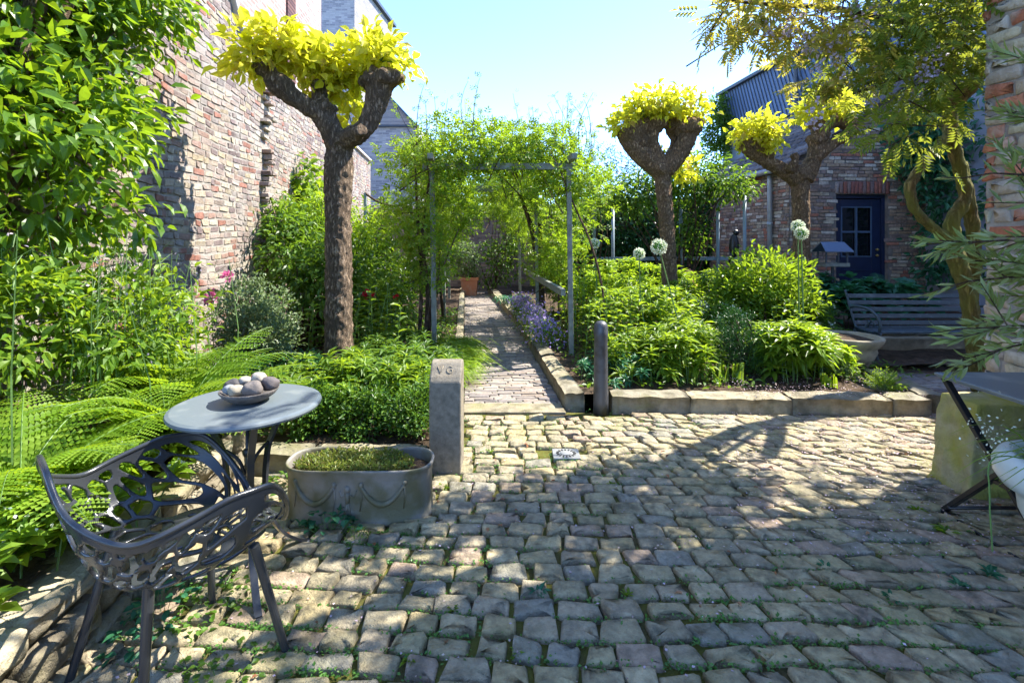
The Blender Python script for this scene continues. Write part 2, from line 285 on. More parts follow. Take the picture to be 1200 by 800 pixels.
# ------------------------------------------------------------------ mesh helpers
class MB:
    def __init__(s): s.v = []; s.f = []; s.n = 0
    def add(s, v, f):
        v = np.asarray(v, float).reshape(-1, 3)
        if not isinstance(f, list): f = [f]
        for a in f:
            a = np.asarray(a, int)
            if len(a): s.f.append(a + s.n)
        s.v.append(v); s.n += len(v); return s
    def box(s, c, d, rot=0, ex=None, ey=None, ez=None):
        sg = np.array([[x, y, z] for x in (-.5, .5) for y in (-.5, .5) for z in (-.5, .5)]) * np.array(d)
        if ex is not None:
            v = sg[:, :1] * np.array(ex) + sg[:, 1:2] * np.array(ey) + sg[:, 2:] * np.array(ez)
        else:
            cr, sr = math.cos(rot), math.sin(rot)
            v = np.stack([sg[:, 0] * cr - sg[:, 1] * sr, sg[:, 0] * sr + sg[:, 1] * cr, sg[:, 2]], 1)
        return s.add(v + np.array(c), np.array([[0, 1, 3, 2], [4, 6, 7, 5], [0, 4, 5, 1], [2, 3, 7, 6], [0, 2, 6, 4], [1, 5, 7, 3]]))
    def bar(s, a, b, w, h, up=(0, 0, 1)):
        a = np.array(a, float); b = np.array(b, float); e = b - a; L = np.linalg.norm(e); e = e / L
        x = np.cross(e, up); x /= np.linalg.norm(x); z = np.cross(x, e)
        return s.box((a + b) / 2, (L, w, h), ex=e, ey=x, ez=z)
    def tube(s, pts, r, k=8, cap=True, smooth=0):
        p = np.array(pts, float)
        r = np.full(len(p), float(r)) if np.isscalar(r) else np.array(r, float)
        if smooth:
            p, r = catmull(p, r, smooth)
        t = np.gradient(p, axis=0); t /= np.linalg.norm(t, axis=1)[:, None] + 1e-9
        u = np.cross(t[0], (0, 0, 1.)); 
        if np.linalg.norm(u) < .1: u = np.cross(t[0], (1., 0, 0))
        u /= np.linalg.norm(u); V = []
        an = np.arange(k) * 2 * math.pi / k
        for i in range(len(p)):
            u = u - t[i] * np.dot(u, t[i]); u /= np.linalg.norm(u) + 1e-9
            w = np.cross(t[i], u)
            V.append(p[i] + r[i] * (np.cos(an)[:, None] * u + np.sin(an)[:, None] * w))
        V = np.concatenate(V); n = len(p)
        i, j = np.meshgrid(np.arange(n - 1), np.arange(k), indexing='ij'); i = i.ravel(); j = j.ravel(); j2 = (j + 1) % k
        F = [np.stack([i * k + j, i * k + j2, (i + 1) * k + j2, (i + 1) * k + j], 1)]
        if cap:
            F.append(np.arange(k)[::-1][None]); F.append(((n - 1) * k + np.arange(k))[None])
        return s.add(V, F)
    def lathe(s, prof, c=(0, 0, 0), k=32, sx=1, sy=1, rot=0):
        pr = np.array(prof, float); n = len(pr); an = np.arange(k) * 2 * math.pi / k
        x = pr[:, 0][:, None] * np.cos(an) * sx; y = pr[:, 0][:, None] * np.sin(an) * sy
        cr, sr = math.cos(rot), math.sin(rot)
        V = np.stack([x * cr - y * sr, x * sr + y * cr, np.repeat(pr[:, 1][:, None], k, 1)], -1).reshape(-1, 3) + np.array(c)
        i, j = np.meshgrid(np.arange(n - 1), np.arange(k), indexing='ij'); i = i.ravel(); j = j.ravel(); j2 = (j + 1) % k
        return s.add(V, [np.stack([i * k + j, i * k + j2, (i + 1) * k + j2, (i + 1) * k + j], 1),
                         np.arange(k)[::-1][None], ((n - 1) * k + np.arange(k))[None]])
    def blob(s, c, r, k=12, noise=.1, seed=None):
        n = k; th = np.linspace(0, math.pi, n); an = np.arange(2 * k) * math.pi / k
        d = np.stack([np.sin(th)[:, None] * np.cos(an), np.sin(th)[:, None] * np.sin(an), np.repeat(np.cos(th)[:, None], 2 * k, 1)], -1).reshape(-1, 3)
        ph = rng.uniform(0, 6, 9)
        q = 1 + noise * (np.sin(3 * d[:, 0] + ph[0]) * np.sin(3 * d[:, 1] + ph[1]) + .6 * np.sin(5 * d[:, 2] + ph[2]) * np.sin(4 * d[:, 0] + ph[3]))
        V = d * q[:, None] * np.array(r) + np.array(c); K = 2 * k
        i, j = np.meshgrid(np.arange(n - 1), np.arange(K), indexing='ij'); i = i.ravel(); j = j.ravel(); j2 = (j + 1) % K
        return s.add(V, np.stack([i * K + j, (i + 1) * K + j, (i + 1) * K + j2, i * K + j2], 1))
    def poly(s, pts):
        pts = np.array(pts, float); return s.add(pts, np.arange(len(pts))[None])
    def prism(s, pts, off):
        pts = np.array(pts, float); n = len(pts); q = pts + np.array(off)
        i = np.arange(n); j = (i + 1) % n
        return s.add(np.concatenate([pts, q]), [i[::-1][None], (i + n)[None], np.stack([i, j, j + n, i + n], 1)])

def catmull(p, r, m):
    P = np.vstack([2 * p[0] - p[1], p, 2 * p[-1] - p[-2]]); Q = np.concatenate([[r[0]], r, [r[-1]]])
    o = []; q = []
    for i in range(1, len(P) - 2):
        for t in np.arange(m) / m:
            a = .5 * ((2 * P[i]) + (-P[i - 1] + P[i + 1]) * t + (2 * P[i - 1] - 5 * P[i] + 4 * P[i + 1] - P[i + 2]) * t * t + (-P[i - 1] + 3 * P[i] - 3 * P[i + 1] + P[i + 2]) * t ** 3)
            o.append(a); q.append(Q[i] * (1 - t) + Q[i + 1] * t)
    o.append(p[-1]); q.append(r[-1]); return np.array(o), np.array(q)

ORG = {}
def build(name, mb, mat, parent=None, origin=(0, 0, 0), smooth=False, bevel=0, label=None, kind=None):
    """link one mesh object; world-space vertices are made relative to its thing's base"""
    if parent is not None: org = ORG[parent.name]
    else: org = np.array(origin, float)
    V = np.concatenate(mb.v) - org
    loops = np.concatenate([a.ravel() for a in mb.f]); tot = np.concatenate([np.full(len(a), a.shape[1]) for a in mb.f])
    me = bpy.data.meshes.new(name)
    me.vertices.add(len(V)); me.vertices.foreach_set('co', V.ravel().astype(np.float32))
    me.loops.add(len(loops)); me.loops.foreach_set('vertex_index', loops.astype(np.int32))
    me.polygons.add(len(tot)); st = np.concatenate([[0], np.cumsum(tot)[:-1]])
    me.polygons.foreach_set('loop_start', st.astype(np.int32))
    me.update(calc_edges=True); me.validate()
    me.polygons.foreach_set('use_smooth', np.full(len(me.polygons), bool(smooth)))
    me.materials.append(M[mat] if isinstance(mat, str) else mat)
    o = bpy.data.objects.new(name, me); C.objects.link(o)
    if parent is not None: o.parent = parent
    else: o.location = org
    ORG[o.name] = org
    if bevel:
        b = o.modifiers.new('bevel', 'BEVEL'); b.width = bevel; b.segments = 2; b.limit_method = 'ANGLE'
    if label: o['label'] = label
    if kind: o['kind'] = kind
    return o

def thing(name, label, cat, loc, group=None):
    o = bpy.data.objects.new(name, None); C.objects.link(o); o.location = loc; o.empty_display_size = .1
    ORG[o.name] = np.array(loc, float); o['label'] = label; o['category'] = cat
    if group: o['group'] = group
    return o
def tag(o, label, cat, group=None):
    o['label'] = label; o['category'] = cat
    if group: o['group'] = group
    return o

# rounded, slightly irregular blocks laid out by their corners (setts, bricks, tiles)
def blocks(quads, hts, m=12, rings=((1, -1.2), (1, .2), (.965, .7), (.89, .95), (.6, 1.0)), power=5, jit=.003, tilt=.0, hj=.1):
    quads = np.asarray(quads, float); N = len(quads); hts = np.asarray(hts, float)
    q0 = [(1, .8), (.94, .94), (.8, 1)] if m >= 10 else [(1, .86), (.86, 1)]
    m = 4 * len(q0)
    pq = q0 + [(-y, x) for x, y in q0] + [(-x, -y) for x, y in q0] + [(y, -x) for x, y in q0]
    px, py = np.array(pq, float).T
    T = [];
    for sc, h in rings: T.append(np.stack([px * sc, py * sc, np.full(m, h)], 1))
    T.append(np.array([[0, 0, 1.03]])); T = np.concatenate(T)
    u = (T[:, 0] + 1) / 2; v = (T[:, 1] + 1) / 2
    w = np.stack([(1 - u) * (1 - v), u * (1 - v), u * v, (1 - u) * v], 1)
    P = np.einsum('kc,ncd->nkd', w, quads)
    K = len(T)
    nr = rng.normal(0, 1, (N, m, 2)) * jit
    for i in range(len(rings)): P[:, i * m:(i + 1) * m] += nr
    tl = rng.normal(0, tilt, (N, 2))
    z = T[None, :, 2] * hts[:, None]
    top = T[None, :, 2] > .5
    z = z + top * (tl[:, :1] * T[None, :, 0] + tl[:, 1:] * T[None, :, 1] + rng.normal(0, hj, (N, K)) * np.where(np.arange(K) >= (len(rings) - 1) * m, .3, 1.0) * hts[:, None])
    V = np.concatenate([P, z[..., None]], 2)
    F = []
    for i in range(len(rings) - 1):
        for j in range(m):
            j2 = (j + 1) % m; F.append([i * m + j, i * m + j2, (i + 1) * m + j2, (i + 1) * m + j])
    F = np.array(F); b = (len(rings) - 1) * m
    G = np.array([[b + j, b + (j + 1) % m, K - 1] for j in range(m)])
    off = (np.arange(N) * K)[:, None, None]
    return V.reshape(-1, 3), [(F[None] + off).reshape(-1, 4), (G[None] + off).reshape(-1, 3)]

def wall_bricks(O, U, N, L, zt, bw=.21, bh=.068, gap=.012, h=.012, mask=None, hfun=None, cj=.003, m=8, jit=.002, bwv=.25, wob=.006, z0=0):
    """real brick relief on a vertical plane: origin O, along U, outward N"""
    O = np.array(O, float); U = np.array(U, float); U /= np.linalg.norm(U); N = np.array(N, float); N /= np.linalg.norm(N)
    Q = []; H = []
    rows = int(zt / bh)
    for r in range(rows):
        z = z0 + r * bh; x = -rng.uniform(0, bw)
        while x < L:
            w = bw * (1 + rng.uniform(-bwv, bwv)) * (.5 if rng.random() < .3 else 1)
            a, b = max(x, 0), min(x + w, L)
            zc = z + bh / 2
            if b - a > .04 and (mask is None or mask((a + b) / 2, zc)):
                g = gap / 2
                w1 = wob * math.sin(a * 3.1 + r * .3); w2 = wob * math.sin(b * 3.1 + r * .3)
                q = np.array([[a + g, z + g + w1], [b - g, z + g + w2], [b - g, z + bh - g + w2], [a + g, z + bh - g + w1]])
                q += rng.normal(0, cj, (4, 2)); Q.append(q)
                hh = h * rng.uniform(.5, 1.4)
                if hfun: hh = hfun((a + b) / 2, zc, hh)
                H.append(hh)
            x += w
    V, F = blocks(Q, H, m=m, rings=((1, -1.), (1, .45), (.93, .95)), jit=jit, hj=.12, tilt=.002)
    V = O + V[:, :1] * U + V[:, 1:2] * np.array([0, 0, 1.]) + V[:, 2:] * N
    # orientation: U x Z must equal N, otherwise flip
    if np.dot(np.cross(U, (0, 0, 1)), N) < 0: F = [f[:, ::-1] for f in F]
    return MB().add(V, F)

# ------------------------------------------------------------------ leaves
def T_ovate(w=.5, fold=.12, curl=.12):
    h = w / 2
    v = [(0, 0, 0), (-h * .85, .27, fold), (0, .27, .02), (h * .85, .27, fold), (-h * .85, .6, fold - .02), (0, .6, .02 - curl * .3), (h * .85, .6, fold - .02), (0, 1, -curl)]
    f = [(0, 2, 1), (0, 3, 2), (1, 2, 5), (1, 5, 4), (2, 3, 6), (2, 6, 5), (4, 5, 7), (5, 6, 7)]
    return np.array(v), np.array(f)
def T_small(w=.55, fold=.1):
    v = [(0, 0, 0), (-w / 2, .45, fold), (0, 1, -.05), (w / 2, .45, fold)]
    return np.array(v), np.array([(0, 2, 1), (0, 3, 2)])
def T_comp(n=5, lw=.42, base=T_small, ll=.42):
    t, f = base(lw); V = []; F = []; k = len(t)
    pairs = (n - 1) // 2
    spots = [(0, 1 - ll, 0, 0)] if True else []
    for i in range(pairs):
        y = .25 + i * (.72 - .25) / max(1, pairs - .3)
        spots += [(0, y, R(62), 1), (0, y, R(-62), 1)]
    for q, (x, y, a, _) in enumerate(spots):
        c, s_ = math.cos(a), math.sin(a); tt = t * ll
        p = np.stack([tt[:, 0] * c - tt[:, 1] * s_ + x, tt[:, 0] * s_ + tt[:, 1] * c + y, tt[:, 2] - .05 * (a != 0)], 1)
        V.append(p); F.append(f + q * k)
    F = np.concatenate(F); V = np.concatenate(V)
    st = np.array([(-.006, 0, 0), (.006, 0, 0), (0, .75, .0)])
    F = np.concatenate([F, np.array([[0, 1, 2]]) + len(V)]); V = np.concatenate([V, st])
    return V, F
def T_pinna():
    V = [(0, 0, 0)]; F = []; n = 7; last = 0
    V = []; 
    for i in range(n + 1):
        y = i / n; V.append((0, y, -.10 * y * y))
    for i in range(n):
        y = i / n; w = .13 * (1 - y) ** .7 + .02
        for sgn in (-1, 1):
            V.append((sgn * w, y + .09, .03 - .10 * y * y)); a = len(V) - 1
            F.append((i, i + 1, a) if sgn < 0 else (i + 1, i, a))
    return np.array(V), np.array(F)
TO = T_ovate(); TN = T_ovate(.3, .06, .2); TH = T_ovate(.8, .1, .15); TS = T_small(); TR = T_comp(5); TW = T_comp(11, .32, T_small, .3)
TL = T_small(.26, .04); TP = T_pinna(); TT = T_small(.7, .05)

def unit(a): return a / (np.linalg.norm(a, axis=-1, keepdims=True) + 1e-9)
def place(T, P, A, Nn, Sz):
    t, f = T; P = np.asarray(P, float); N = len(P)
    Y = unit(np.asarray(A, float)); X = unit(np.cross(Y, np.asarray(Nn, float))); Z = np.cross(X, Y)
    Sz = np.broadcast_to(np.asarray(Sz, float), (N,))
    V = P[:, None] + Sz[:, None, None] * (t[None, :, :1] * X[:, None] + t[None, :, 1:2] * Y[:, None] + t[None, :, 2:] * Z[:, None])
    return V.reshape(-1, 3), (f[None] + (np.arange(N) * len(t))[:, None, None]).reshape(-1, 3)
def rnd(n): return unit(rng.normal(0, 1, (n, 3)))

def cloud(lobes, n, size, T=TO, clusters=60, spread=.08, droop=.4, up=1.0, out=.6, shell=.4, sv=.3):
    """leaves gathered in sprays through a crown's volume; returns leaf mesh data and the spray centres"""
    lobes = np.array(lobes, float); vol = lobes[:, 3] * lobes[:, 4] * lobes[:, 5]; vol = vol ** .75
    li = rng.choice(len(lobes), clusters, p=vol / vol.sum())
    d = rnd(clusters); rr = rng.random(clusters) ** shell
    cc = lobes[li, :3] + d * rr[:, None] * lobes[li, 3:6]
    ci = rng.integers(0, clusters, n)
    P = cc[ci] + rng.normal(0, 1, (n, 3)) * spread * np.array([1, 1, .8])
    o = unit((P - lobes[li[ci], :3]) / lobes[li[ci], 3:6])
    A = o * out + rnd(n) * .9 + unit(P - cc[ci]) * .6 + np.array([0, 0, -droop])
    Nn = rnd(n) * .7 + np.array([0, 0, up]) + o * .4
    sz = size * (1 + rng.uniform(-sv, sv, n))
    v, f = place(T, P, A, Nn, sz)
    return v, f, cc

def stems(mb, base, tips, r0=.012, r1=.003, k=5, sag=.1, bspread=.05):
    base = np.array(base, float)
    for t in tips:
        b = base + np.append(rng.normal(0, bspread, 2), 0); m = (b + t) / 2 + rng.normal(0, .12, 3) * np.linalg.norm(t - b) * .6; m[2] += sag * np.linalg.norm(t - b)
        mb.tube([b, m, t], [r0, (r0 + r1) / 2, r1], k, False, 4)

def shrub(name, label, cat, base, lobes, n, size, mat, T=TO, clusters=60, spread=.08, nst=10, r0=.012, stem_mat='wood_stem', group=None, **kw):
    th = thing(name, label, cat, base, group)
    v, f, cc = cloud(lobes, n, size, T, clusters, spread, **kw)
    build('foliage', MB().add(v, f), mat, th)
    if nst:
        s = MB(); stems(s, base, cc[:nst], r0, r0 * .25, bspread=.06); build('stems', s, stem_mat, th)
    return th, cc

def ribbon(mb, base, az, L, w, arch=.6, rise=1.0, n=7, twist=0):
    """one arching strap leaf"""
    t = np.linspace(0, 1, n); d = np.array([math.cos(az), math.sin(az), 0]); sd_ = np.array([-d[1], d[0], 0])
    h = L * (rise * t - (rise * .55 + arch * .5) * t ** 2.2); hor = L * arch * t ** 1.5
    c = np.array(base) + hor[:, None] * d + h[:, None] * np.array([0, 0, 1.])
    ww = w * np.minimum(1, 3 * (1 - t)) * .5 + .0005
    V = np.stack([c - sd_ * ww[:, None] + np.array([0, 0, w * .15]), c, c + sd_ * ww[:, None] + np.array([0, 0, w * .15])], 1).reshape(-1, 3)
    i = np.arange(n - 1) * 3
    mb.add(V, [np.stack([i, i + 1, i + 4, i + 3], 1), np.stack([i + 1, i + 2, i + 5, i + 4], 1)])

def frond(mb, smb, base, az, L, el=60, droopf=1.0, pin=26, pl=.17):
    t = np.linspace(0, 1, pin); e = R(el) - t * R(el + 25) * droopf; ds = L / pin
    x = np.cumsum(np.cos(e)) * ds; z = np.cumsum(np.sin(e)) * ds
    d = np.array([math.cos(az), math.sin(az), 0]); sdv = np.array([-d[1], d[0], 0])
    c = np.array(base) + x[:, None] * d + z[:, None] * np.array([0, 0, 1.])
    tan = np.cos(e)[:, None] * d + np.sin(e)[:, None] * np.array([0, 0, 1.])
    nor = -np.sin(e)[:, None] * d + np.cos(e)[:, None] * np.array([0, 0, 1.])
    smb.tube(c, np.linspace(.004, .001, pin), 4, False)
    prof = np.clip(np.sin(np.pi * np.clip(t * .86 + .13, 0, 1)) ** .7, .05, 1) * (1 - t * .25)
    k = t > .12
    for sg in (-1, 1):
        A = sdv * sg + tan * .45 + np.array([0, 0, -.12]) + rng.normal(0, .05, (pin, 3))
        v, f = place(TP, c[k], A[k], nor[k] + rng.normal(0, .08, (k.sum(), 3)), (pl * L * 1.35 * prof)[k])
        mb.add(v, f)

def fern(label, base, n, L, azr=(0, 2 * math.pi), mat='lf_fern', el=(45, 75), group=None):
    th = thing('fern', label, 'fern', base, group); a = MB(); b = MB()
    for i in range(n):
        az = azr[0] + (azr[1] - azr[0]) * (i + rng.uniform(-.3, .3)) / n
        frond(a, b, np.array(base) + np.append(rng.normal(0, .03, 2), 0), az, L * rng.uniform(.75, 1.1), rng.uniform(*el), rng.uniform(.7, 1.0))
    build('frond', a, mat, th); build('stems', b, 'stem', th)
    return th

def whorls(label, cat, name, pts, size, mat, k=7, T=TN, tilt=.25, flower=None, sv=.2, stemmat='stem', zb=.1, group=None):
    """low leafy clump: stems each ending in a whorl of leaves"""
    pts = np.array(pts, float); base = (pts[:, 0].mean(), pts[:, 1].mean(), zb); th = thing(name, label, cat, base, group)
    P = []; A = []; Nn = []; Z = []
    for p in pts:
        a0 = rng.uniform(0, 6); tn = rng.normal(0, .25, 2)
        for ring, (kk, dz, sc, tl) in enumerate(((k, 0, 1, tilt), (max(3, k - 3), .25, .65, tilt + .6), (k, -.5, 1.05, tilt - .35))):
            for j in range(kk):
                az = a0 + ring + j * 2 * math.pi / kk + rng.normal(0, .15)
                ax = np.array([math.cos(az), math.sin(az), tl + rng.normal(0, .15) + tn[0] * math.cos(az) + tn[1] * math.sin(az)])
                P.append(p + np.array([0, 0, dz * size * .5])); A.append(ax); Nn.append((-.3 * math.cos(az), -.3 * math.sin(az), 1)); Z.append(size * sc * (1 + rng.uniform(-sv, sv)))
    v, f = place(T, P, A, np.array(Nn), Z); build('foliage', MB().add(v, f), mat, th)
    s = MB()
    for p in pts[::2]:
        b = np.array([p[0] + rng.normal(0, .03), p[1] + rng.normal(0, .03), zb]); s.tube([b, (b + p) / 2 + rng.normal(0, .01, 3), p], [.004, .003, .002], 4, False)
    build('stems', s, stemmat, th)
    if flower:
        fm, fz, fn = flower; q = pts[rng.integers(0, len(pts), fn)]; P = np.repeat(q, 6, 0) + rng.normal(0, .025, (fn * 6, 3)) + np.array([0, 0, .05])
        v, f = place(TT, P, rnd(len(P)) + np.array([0, 0, .4]), rnd(len(P)), fz); build('flowers', MB().add(v, f), fm, th)
    return th

# ================================================================== THE SETTING
def grid_sheet(poly_fn, x0, x1, y0, y1, step, zf):
    xs = np.arange(x0, x1 + step, step); ys = np.arange(y0, y1 + step, step)
    X, Y = np.meshgrid(xs, ys, indexing='ij'); Z = zf(X, Y)
    V = np.stack([X, Y, Z], -1).reshape(-1, 3); nx, ny = len(xs), len(ys)
    i, j = np.meshgrid(np.arange(nx - 1), np.arange(ny - 1), indexing='ij'); i = i.ravel(); j = j.ravel()
    F = np.stack([i * ny + j, (i + 1) * ny + j, (i + 1) * ny + j + 1, i * ny + j + 1], 1)
    c = V[F].mean(1); k = poly_fn(c[:, 0], c[:, 1])
    return MB().add(V, F[k])
def wav(x, y, s=1.0):
    return (np.sin(x * 5.1 * s + 1.3) * np.sin(y * 4.3 * s + .4) + .5 * np.sin(x * 11.7 * s + y * 3) * np.sin(y * 12.9 * s - x * 2)) / 1.5
PL = lambda y: -.092 * y - .01          # path's left edge
PR = lambda y: -.092 * y + .81          # path's right edge
WX = lambda y: -2.4 - .1 * y            # garden wall plane

g = MB(); g.box((0, 0, -.35), (300, 300, .1)); build('ground', g, 'ground', kind='structure')
# joints between the setts
j = grid_sheet(lambda x, y: (x > -1.75) & (x < 6) & (y < 4.12), -1.8, 6.1, -2.2, 4.1, .07, lambda x, y: -.004 + .005 * wav(x, y, 1.7))
build('courtyard_bedding', j, 'joint', kind='structure', smooth=True)
# setts in rows
Q = []; H = []; JP = []
ca, sa = math.cos(R(-2.5)), math.sin(R(-2.5))
yy = -1.9; row = 0
while yy < 4.45:
    rh = .098 + rng.uniform(-.008, .010)
    xx = -1.9 + rng.uniform(0, .1)
    while xx < 4.6:
        w = .145 + rng.uniform(-.035, .035)
        sk = .018 * np.clip(xx, 0, 2.0)
        bow = .014 * math.sin(xx * 1.7 + row * .13) + .008 * math.sin(xx * 4.1 + 2 + row * .4)
        bow2 = .014 * math.sin((xx + w) * 1.7 + row * .13) + .008 * math.sin((xx + w) * 4.1 + 2 + row * .4)
        ga = .0075
        q = np.array([[xx + ga + sk, yy + ga + bow], [xx + w - ga + sk, yy + ga + bow2], [xx + w - ga - sk, yy + rh - ga + bow2], [xx + ga - sk, yy + rh - ga + bow]])
        q += rng.normal(0, .0065, (4, 2))
        q = np.stack([q[:, 0] * ca - q[:, 1] * sa, q[:, 0] * sa + q[:, 1] * ca], 1)
        c = q.mean(0)
        JP.append(q[0]); JP.append((q[0] + q[1]) / 2 - np.array([0, ga * 1.5]))
        drain = abs(c[0] - .345) < .12 and abs(c[1] - 3.27) < .10
        tr = False
        if c[0] > -1.72 and c[1] < 4.0 and not drain and not (c[0] < -.33 and c[1] > 3.02) and not (c[0] > 2.68 and c[1] < 2.9):
            Q.append(q); H.append(rng.uniform(.016, .026))
        xx += w
    yy += rh; row += 1
V, F = blocks(Q, H, m=12, jit=.0032, tilt=.0028, hj=.10)
build('courtyard_setts', MB().add(V, F), 'sett', kind='structure', smooth=True)
JP = np.array(JP)
# path: threshold slab, then clinker bricks laid across
t = MB(); yA, yB = 4.05, 4.27
t.prism([(PL(yA) + .0, yA, -.03), (PR(yA) - .01, yA, -.03), (PR(yB) - .01, yB, -.03), (PL(yB), yB, -.03)], (0, 0, .05))
build('path_threshold', t, 'kerbstone', kind='structure', bevel=.006)
Q = []; H = []; y = 4.28
while y < 13.2:
    bh = .056 + rng.uniform(-.003, .003); x = PL(y) - rng.uniform(0, .2)
    while x < PR(y):
        w = .205 + rng.uniform(-.02, .01); a, b = max(x, PL(y)), min(x + w, PR(y))
        if b - a > .03:
            g_ = .003; q = np.array([[a + g_, y + g_], [b - g_, y + g_], [b - g_, y + bh - g_], [a + g_, y + bh - g_]]) + rng.normal(0, .0018, (4, 2))
            q[:, 1] += .02 * math.sin((a + b) * 2.5 + y)
            Q.append(q); H.append(rng.uniform(.010, .017))
        x += w
    y += bh
V, F = blocks(Q, H, m=8, rings=((1, -1.), (1, .5), (.93, .95)), jit=.001, tilt=.0012, power=8)
build('garden_path', MB().add(V, F), 'clinker', kind='structure', smooth=False)
t = MB(); t.prism([(PL(4.1), 4.12, -.06), (PR(4.1), 4.12, -.06), (PR(13.4), 13.4, -.06), (PL(13.4), 13.4, -.06)], (0, 0, .061)); build('path_bedding', t, 'joint', kind='structure')
# beds
zl = lambda x, y: .11 + .02 * wav(x, y) + .006 * wav(x, y, 5)
b1 = grid_sheet(lambda x, y: (x > WX(y)) & (x < PL(y) - .06) & (y > 3.14), -4.0, 0, 3.12, 13.5, .09, zl)
build('left_bed_soil', b1, 'soil', kind='structure', smooth=True)
b2 = grid_sheet(lambda x, y: (x > PR(y) + .13) & (y > 4.22) & (x < np.where(y < 5.2, 3.1, 9.0)), 0, 8.2, 4.2, 13.5, .09, zl)
build('right_bed_soil', b2, 'soil', kind='structure', smooth=True)
b3 = grid_sheet(lambda x, y: (x < -1.55 + .12 * np.sin(y * 2)) & (y < 3.2) & (x > -3.2), -3.3, -1.35, .2, 3.2, .07, lambda x, y: .30 + .02 * wav(x, y))
build('upper_bed_soil', b3, 'soil', kind='structure', smooth=True)
b4 = grid_sheet(lambda x, y: (x > 3.1), 3.1, 8.5, 3.0, 6.2, .1, lambda x, y: .002 + .008 * wav(x, y))
build('terrace_ground', b4, 'joint', kind='structure', smooth=True)
Q = []; H = []; y = 3.98
while y < 5.9:
    x = 3.14 + rng.uniform(0, .1)
    while x < 6.5:
        q = np.array([[x + .004, y + .004], [x + .20, y + .004], [x + .20, y + .062], [x + .004, y + .062]]) + rng.normal(0, .002, (4, 2)); Q.append(q); H.append(.018); x += .205
    y += .066
V, F = blocks(Q, H, m=8, rings=((1, -1.), (1, .5), (.93, .95)), jit=.001, tilt=.001); build('terrace_paving', MB().add(V, F), 'clinker', kind='structure')

# kerbs: long dressed stones
def kerb_run(name, pts, w, z1, L=.85, z0=-.05, mat='kerbstone'):
    pts = [np.array(p, float) for p in pts]; mb = MB()
    for a, b in zip(pts[:-1], pts[1:]):
        d = b - a; n = np.linalg.norm(d); d /= n; s_ = 0
        pn = np.array([-d[1], d[0]])
        while s_ < n - .02:
            l = min(L * rng.uniform(.7, 1.25), n - s_)
            if n - s_ - l < .2: l = n - s_
            dz = rng.uniform(-.012, .012); off = rng.uniform(-.008, .008)
            c = a + d * (s_ + l / 2) + pn * off
            # each stone: subdivided top with softened edges
            ku, kv = max(3, int(l / .05)), 5
            u = np.linspace(-.5, .5, ku + 1); v = np.linspace(-.5, .5, kv + 1)
            U, Vv = np.meshgrid(u, v, indexing='ij')
            e = np.minimum((.5 - np.abs(U)) * l, (.5 - np.abs(Vv)) * w)
            Z = z1 + dz - .018 * np.exp(-e / .012) + .005 * np.sin(U * l * 23 + Vv * 9 + s_)
            inner = rng.normal(0, .0025, Z.shape)
            X = c[0] + d[0] * U * (l - .012) + pn[0] * (Vv * w + inner); Y = c[1] + d[1] * U * (l - .012) + pn[1] * (Vv * w + inner)
            top = np.stack([X, Y, Z], -1)
            Vt = top.reshape(-1, 3); nn = kv + 1
            i, jj = np.meshgrid(np.arange(ku), np.arange(kv), indexing='ij'); i = i.ravel(); jj = jj.ravel()
            F = np.stack([i * nn + jj, (i + 1) * nn + jj, (i + 1) * nn + jj + 1, i * nn + jj + 1], 1)
            ring = [k_ * nn for k_ in range(ku + 1)] + [ku * nn + k_ for k_ in range(1, nn)] + [k_ * nn + kv for k_ in range(ku - 1, -1, -1)] + [k_ for k_ in range(kv - 1, 0, -1)]
            low = Vt[ring].copy(); low[:, 2] = (z0 + z1) / 2; low[:, :2] += (low[:, :2] - c) * .012 + rng.normal(0, .003, (len(ring), 2))
            bot = low.copy(); bot[:, 2] = z0; r_ = len(ring); base = len(Vt)
            k1 = np.arange(r_); k2 = (k1 + 1) % r_; ring = np.array(ring)
            mb.add(np.concatenate([Vt, low, bot]), [F, np.stack([ring[k1], base + k1, base + k2, ring[k2]], 1)[:, ::-1], np.stack([base + k1, base + r_ + k1, base + r_ + k2, base + k2], 1)[:, ::-1]])
            s_ += l
    return build(name, mb, mat, kind='structure', smooth=True)
kerb_run('path_kerb', [(PR(4.17) + .08, 4.17), (PR(8.2) + .08, 8.2), (PR(10.8) - .02, 10.8), (PR(13) - .16, 13)], .16, .15, .8)
kerb_run('bed_kerb', [(.80, 4.17), (3.26, 4.06)], .19, .15, .75)
kerb_run('bed_side_kerb', [(3.30, 4.03), (3.42, 4.9)], .17, .17, .6)
kerb_run('left_path_kerb', [(PL(3.13) - .065, 3.2), (PL(13.2) - .055, 13.2)], .10, .14, 1.1)
kerb_run('left_bed_kerb', [(-1.60, 3.10), (-.52, 3.06)], .17, .135, .55)
